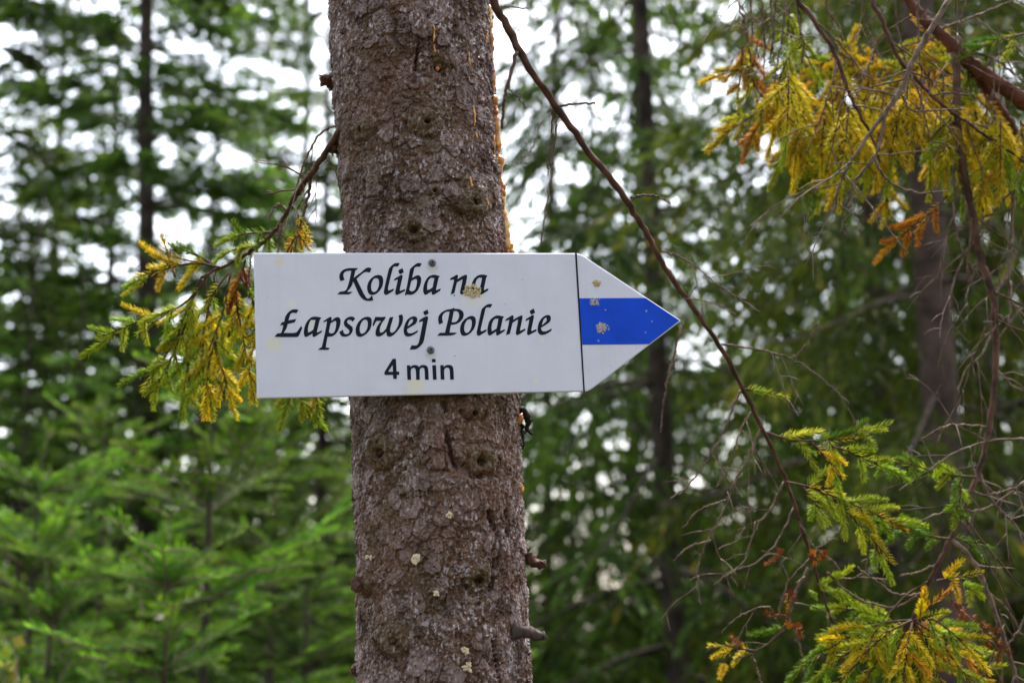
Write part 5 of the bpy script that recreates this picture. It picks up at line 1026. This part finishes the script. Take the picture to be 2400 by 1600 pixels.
for k in range(9):
    x0 = 1930 + k * 40 + rng.normal(0, 10); spray(B1, TB, [(x0 + 60, 175 + rng.normal(0, 25), 1.97), (x0 + 20, 150 + rng.normal(0, 20), 1.96), (x0 - 40, 170 + rng.normal(0, 20), 1.95)], ORG[2:] + YEL * 2, L=(.035, .05), every=.026)
for P, pal, tp in (([(1745, 60, 1.86), (1758, 130, 1.86), (1768, 200, 1.86), (1795, 235, 1.86)], ORG + YEL, None), ([(1775, 150, 1.86), (1745, 160, 1.86), (1700, 172, 1.86)], YEL, None), ([(1740, 110, 1.86), (1738, 160, 1.86), (1732, 200, 1.86)], ORG + YEL, None),
                   ([(1795, 235, 1.86), (1770, 265, 1.86), (1735, 290, 1.86), (1712, 305, 1.86)], YEL, YEL), ([(1795, 240, 1.86), (1810, 270, 1.86), (1832, 310, 1.86)], ORG + YEL, None), ([(1790, 245, 1.86), (1780, 290, 1.86), (1765, 315, 1.86)], ORG, None),
                   ([(1865, 95, 1.86), (1850, 130, 1.86), (1828, 180, 1.86), (1822, 230, 1.86)], YEL, None), ([(1875, 60, 1.84), (1880, 110, 1.84), (1900, 150, 1.84)], LIME, LIME), ([(1880, 300, 1.9), (1850, 350, 1.9), (1830, 385, 1.9)], YEL + LIME, LIME), ([(1900, 330, 1.9), (1880, 390, 1.9), (1885, 440, 1.9)], LIME, GRN), ([(2010, 330, 1.92), (1950, 390, 1.9), (1900, 420, 1.9)], LIME + YEL, LIME),
                   ([(2290, 330, 1.92), (2300, 400, 1.92), (2308, 455, 1.92)], YEL, None), ([(2240, 380, 1.92), (2250, 420, 1.92), (2255, 445, 1.92)], LIME + YEL, LIME), ([(2330, 340, 1.92), (2335, 390, 1.92), (2342, 410, 1.92)], YEL, None), ([(2070, 410, 1.92), (2078, 450, 1.92), (2078, 490, 1.92)], YEL, None),
                   ([(2220, 460, 1.85), (2180, 500, 1.85), (2140, 530, 1.85), (2095, 570, 1.85)], ORG, ORG), ([(2400, 80, 1.88), (2350, 92, 1.88), (2300, 112, 1.88)], GRN + LIME, GRN), ([(2265, 130, 1.9), (2270, 180, 1.9), (2262, 215, 1.9)], GRN, GRN), ([(2380, 300, 1.93), (2370, 360, 1.93), (2385, 420, 1.93)], GRN + LIME, GRN), ([(1850, 20, 1.84), (1848, 60, 1.84), (1855, 90, 1.84)], LIME, LIME)):
    spray(B4 if P[0][0] < 1990 else B2, TB, P, pal, tipal=tp, L=(.028, .044), every=.024)
# green twigs lower right
G1 = dict(L=(.020, .032), every=.022)
spray(B3, TB, [(2290, 1118, 1.775), (2230, 1112, 1.765), (2170, 1098, 1.76), (2120, 1085, 1.755), (2082, 1090, 1.75)], GRN + LIME, tipal=GRN, **G1)
spray(B3, TB, [(2255, 1115, 1.77), (2250, 1150, 1.765), (2243, 1190, 1.76)], GRN + LIME, **G1)
spray(B3, TB, [(2228, 1262, 1.76), (2170, 1255, 1.755), (2115, 1240, 1.75), (2060, 1225, 1.745)], GRN, tipal=GRN, **G1)
spray(B3, TB, [(2232, 1258, 1.76), (2258, 1265, 1.76), (2280, 1282, 1.76)], GRN, L=(.018, .026))
spray(B3, TB, [(2195, 1360, 1.76), (2230, 1358, 1.755), (2275, 1380, 1.75)], YEL + LIME, tipal=LIME, **G1)
tw(B3, (2235, 1380, 1.76), (2240, 1420, 1.755), (2270, 1445, 1.75), (2310, 1490, 1.75), (2355, 1535, 1.75), r=.0014, seed=99)
for k in range(9): shoot(B3, TB, at(2228 + k * 15, 1398 + k * 15 + rs.normal(0, 5), 1.752), np.array([rs.normal(.4, .4), rs.normal(0, .5), -rs.uniform(.2, 1)]), rs.uniform(.022, .032), RUST, True)
tips = [(1895, 1550), (1915, 1590), (1960, 1610), (2010, 1630), (2060, 1650), (2110, 1650), (2160, 1655), (2220, 1640), (2285, 1620), (2320, 1600), (2255, 1505)]
for k, (x, y) in enumerate(tips):
    a = np.array([2140, 1452]); b = np.array([x, y]); m1 = a + (b - a) * .33 + np.array([0, -22]); m2 = a + (b - a) * .7 + np.array([0, -16]); dd = 1.76 + .03 * math.sin(k * 2.3)
    spray(B3, TB, [(*a, 1.76), (*m1, dd), (*m2, dd - .01), (*b, dd - .02)], LIME + YEL if k < 3 else (YEL + ORG[:1] if k % 2 else YEL[1:] + LIME), tipal=GRN + LIME if k < 3 else YEL + LIME, L=(.034, .052), every=.026, hang=.2)
spray(B3, TB, [(2110, 1470, 1.77), (2060, 1450, 1.77), (2000, 1455, 1.77), (1945, 1500, 1.77)], LIME, tipal=LIME, L=(.03, .045))
spray(B3, TB, [(2050, 1450, 1.79), (2010, 1430, 1.79), (1960, 1425, 1.79)], GRN + LIME, L=(.026, .038)); spray(B3, TB, [(2060, 1430, 1.79), (2030, 1415, 1.79), (2048, 1422, 1.79)], LIME, L=(.02, .03))
spray(B3, TB, [(2200, 1500, 1.77), (2230, 1495, 1.76), (2262, 1510, 1.755)], GRN, L=(.02, .03))
spray(B3, TB, [(2145, 1452, 1.76), (2175, 1430, 1.76), (2185, 1480, 1.76), (2195, 1500, 1.76)], ORG + YEL, L=(.024, .036))

make_shoots()
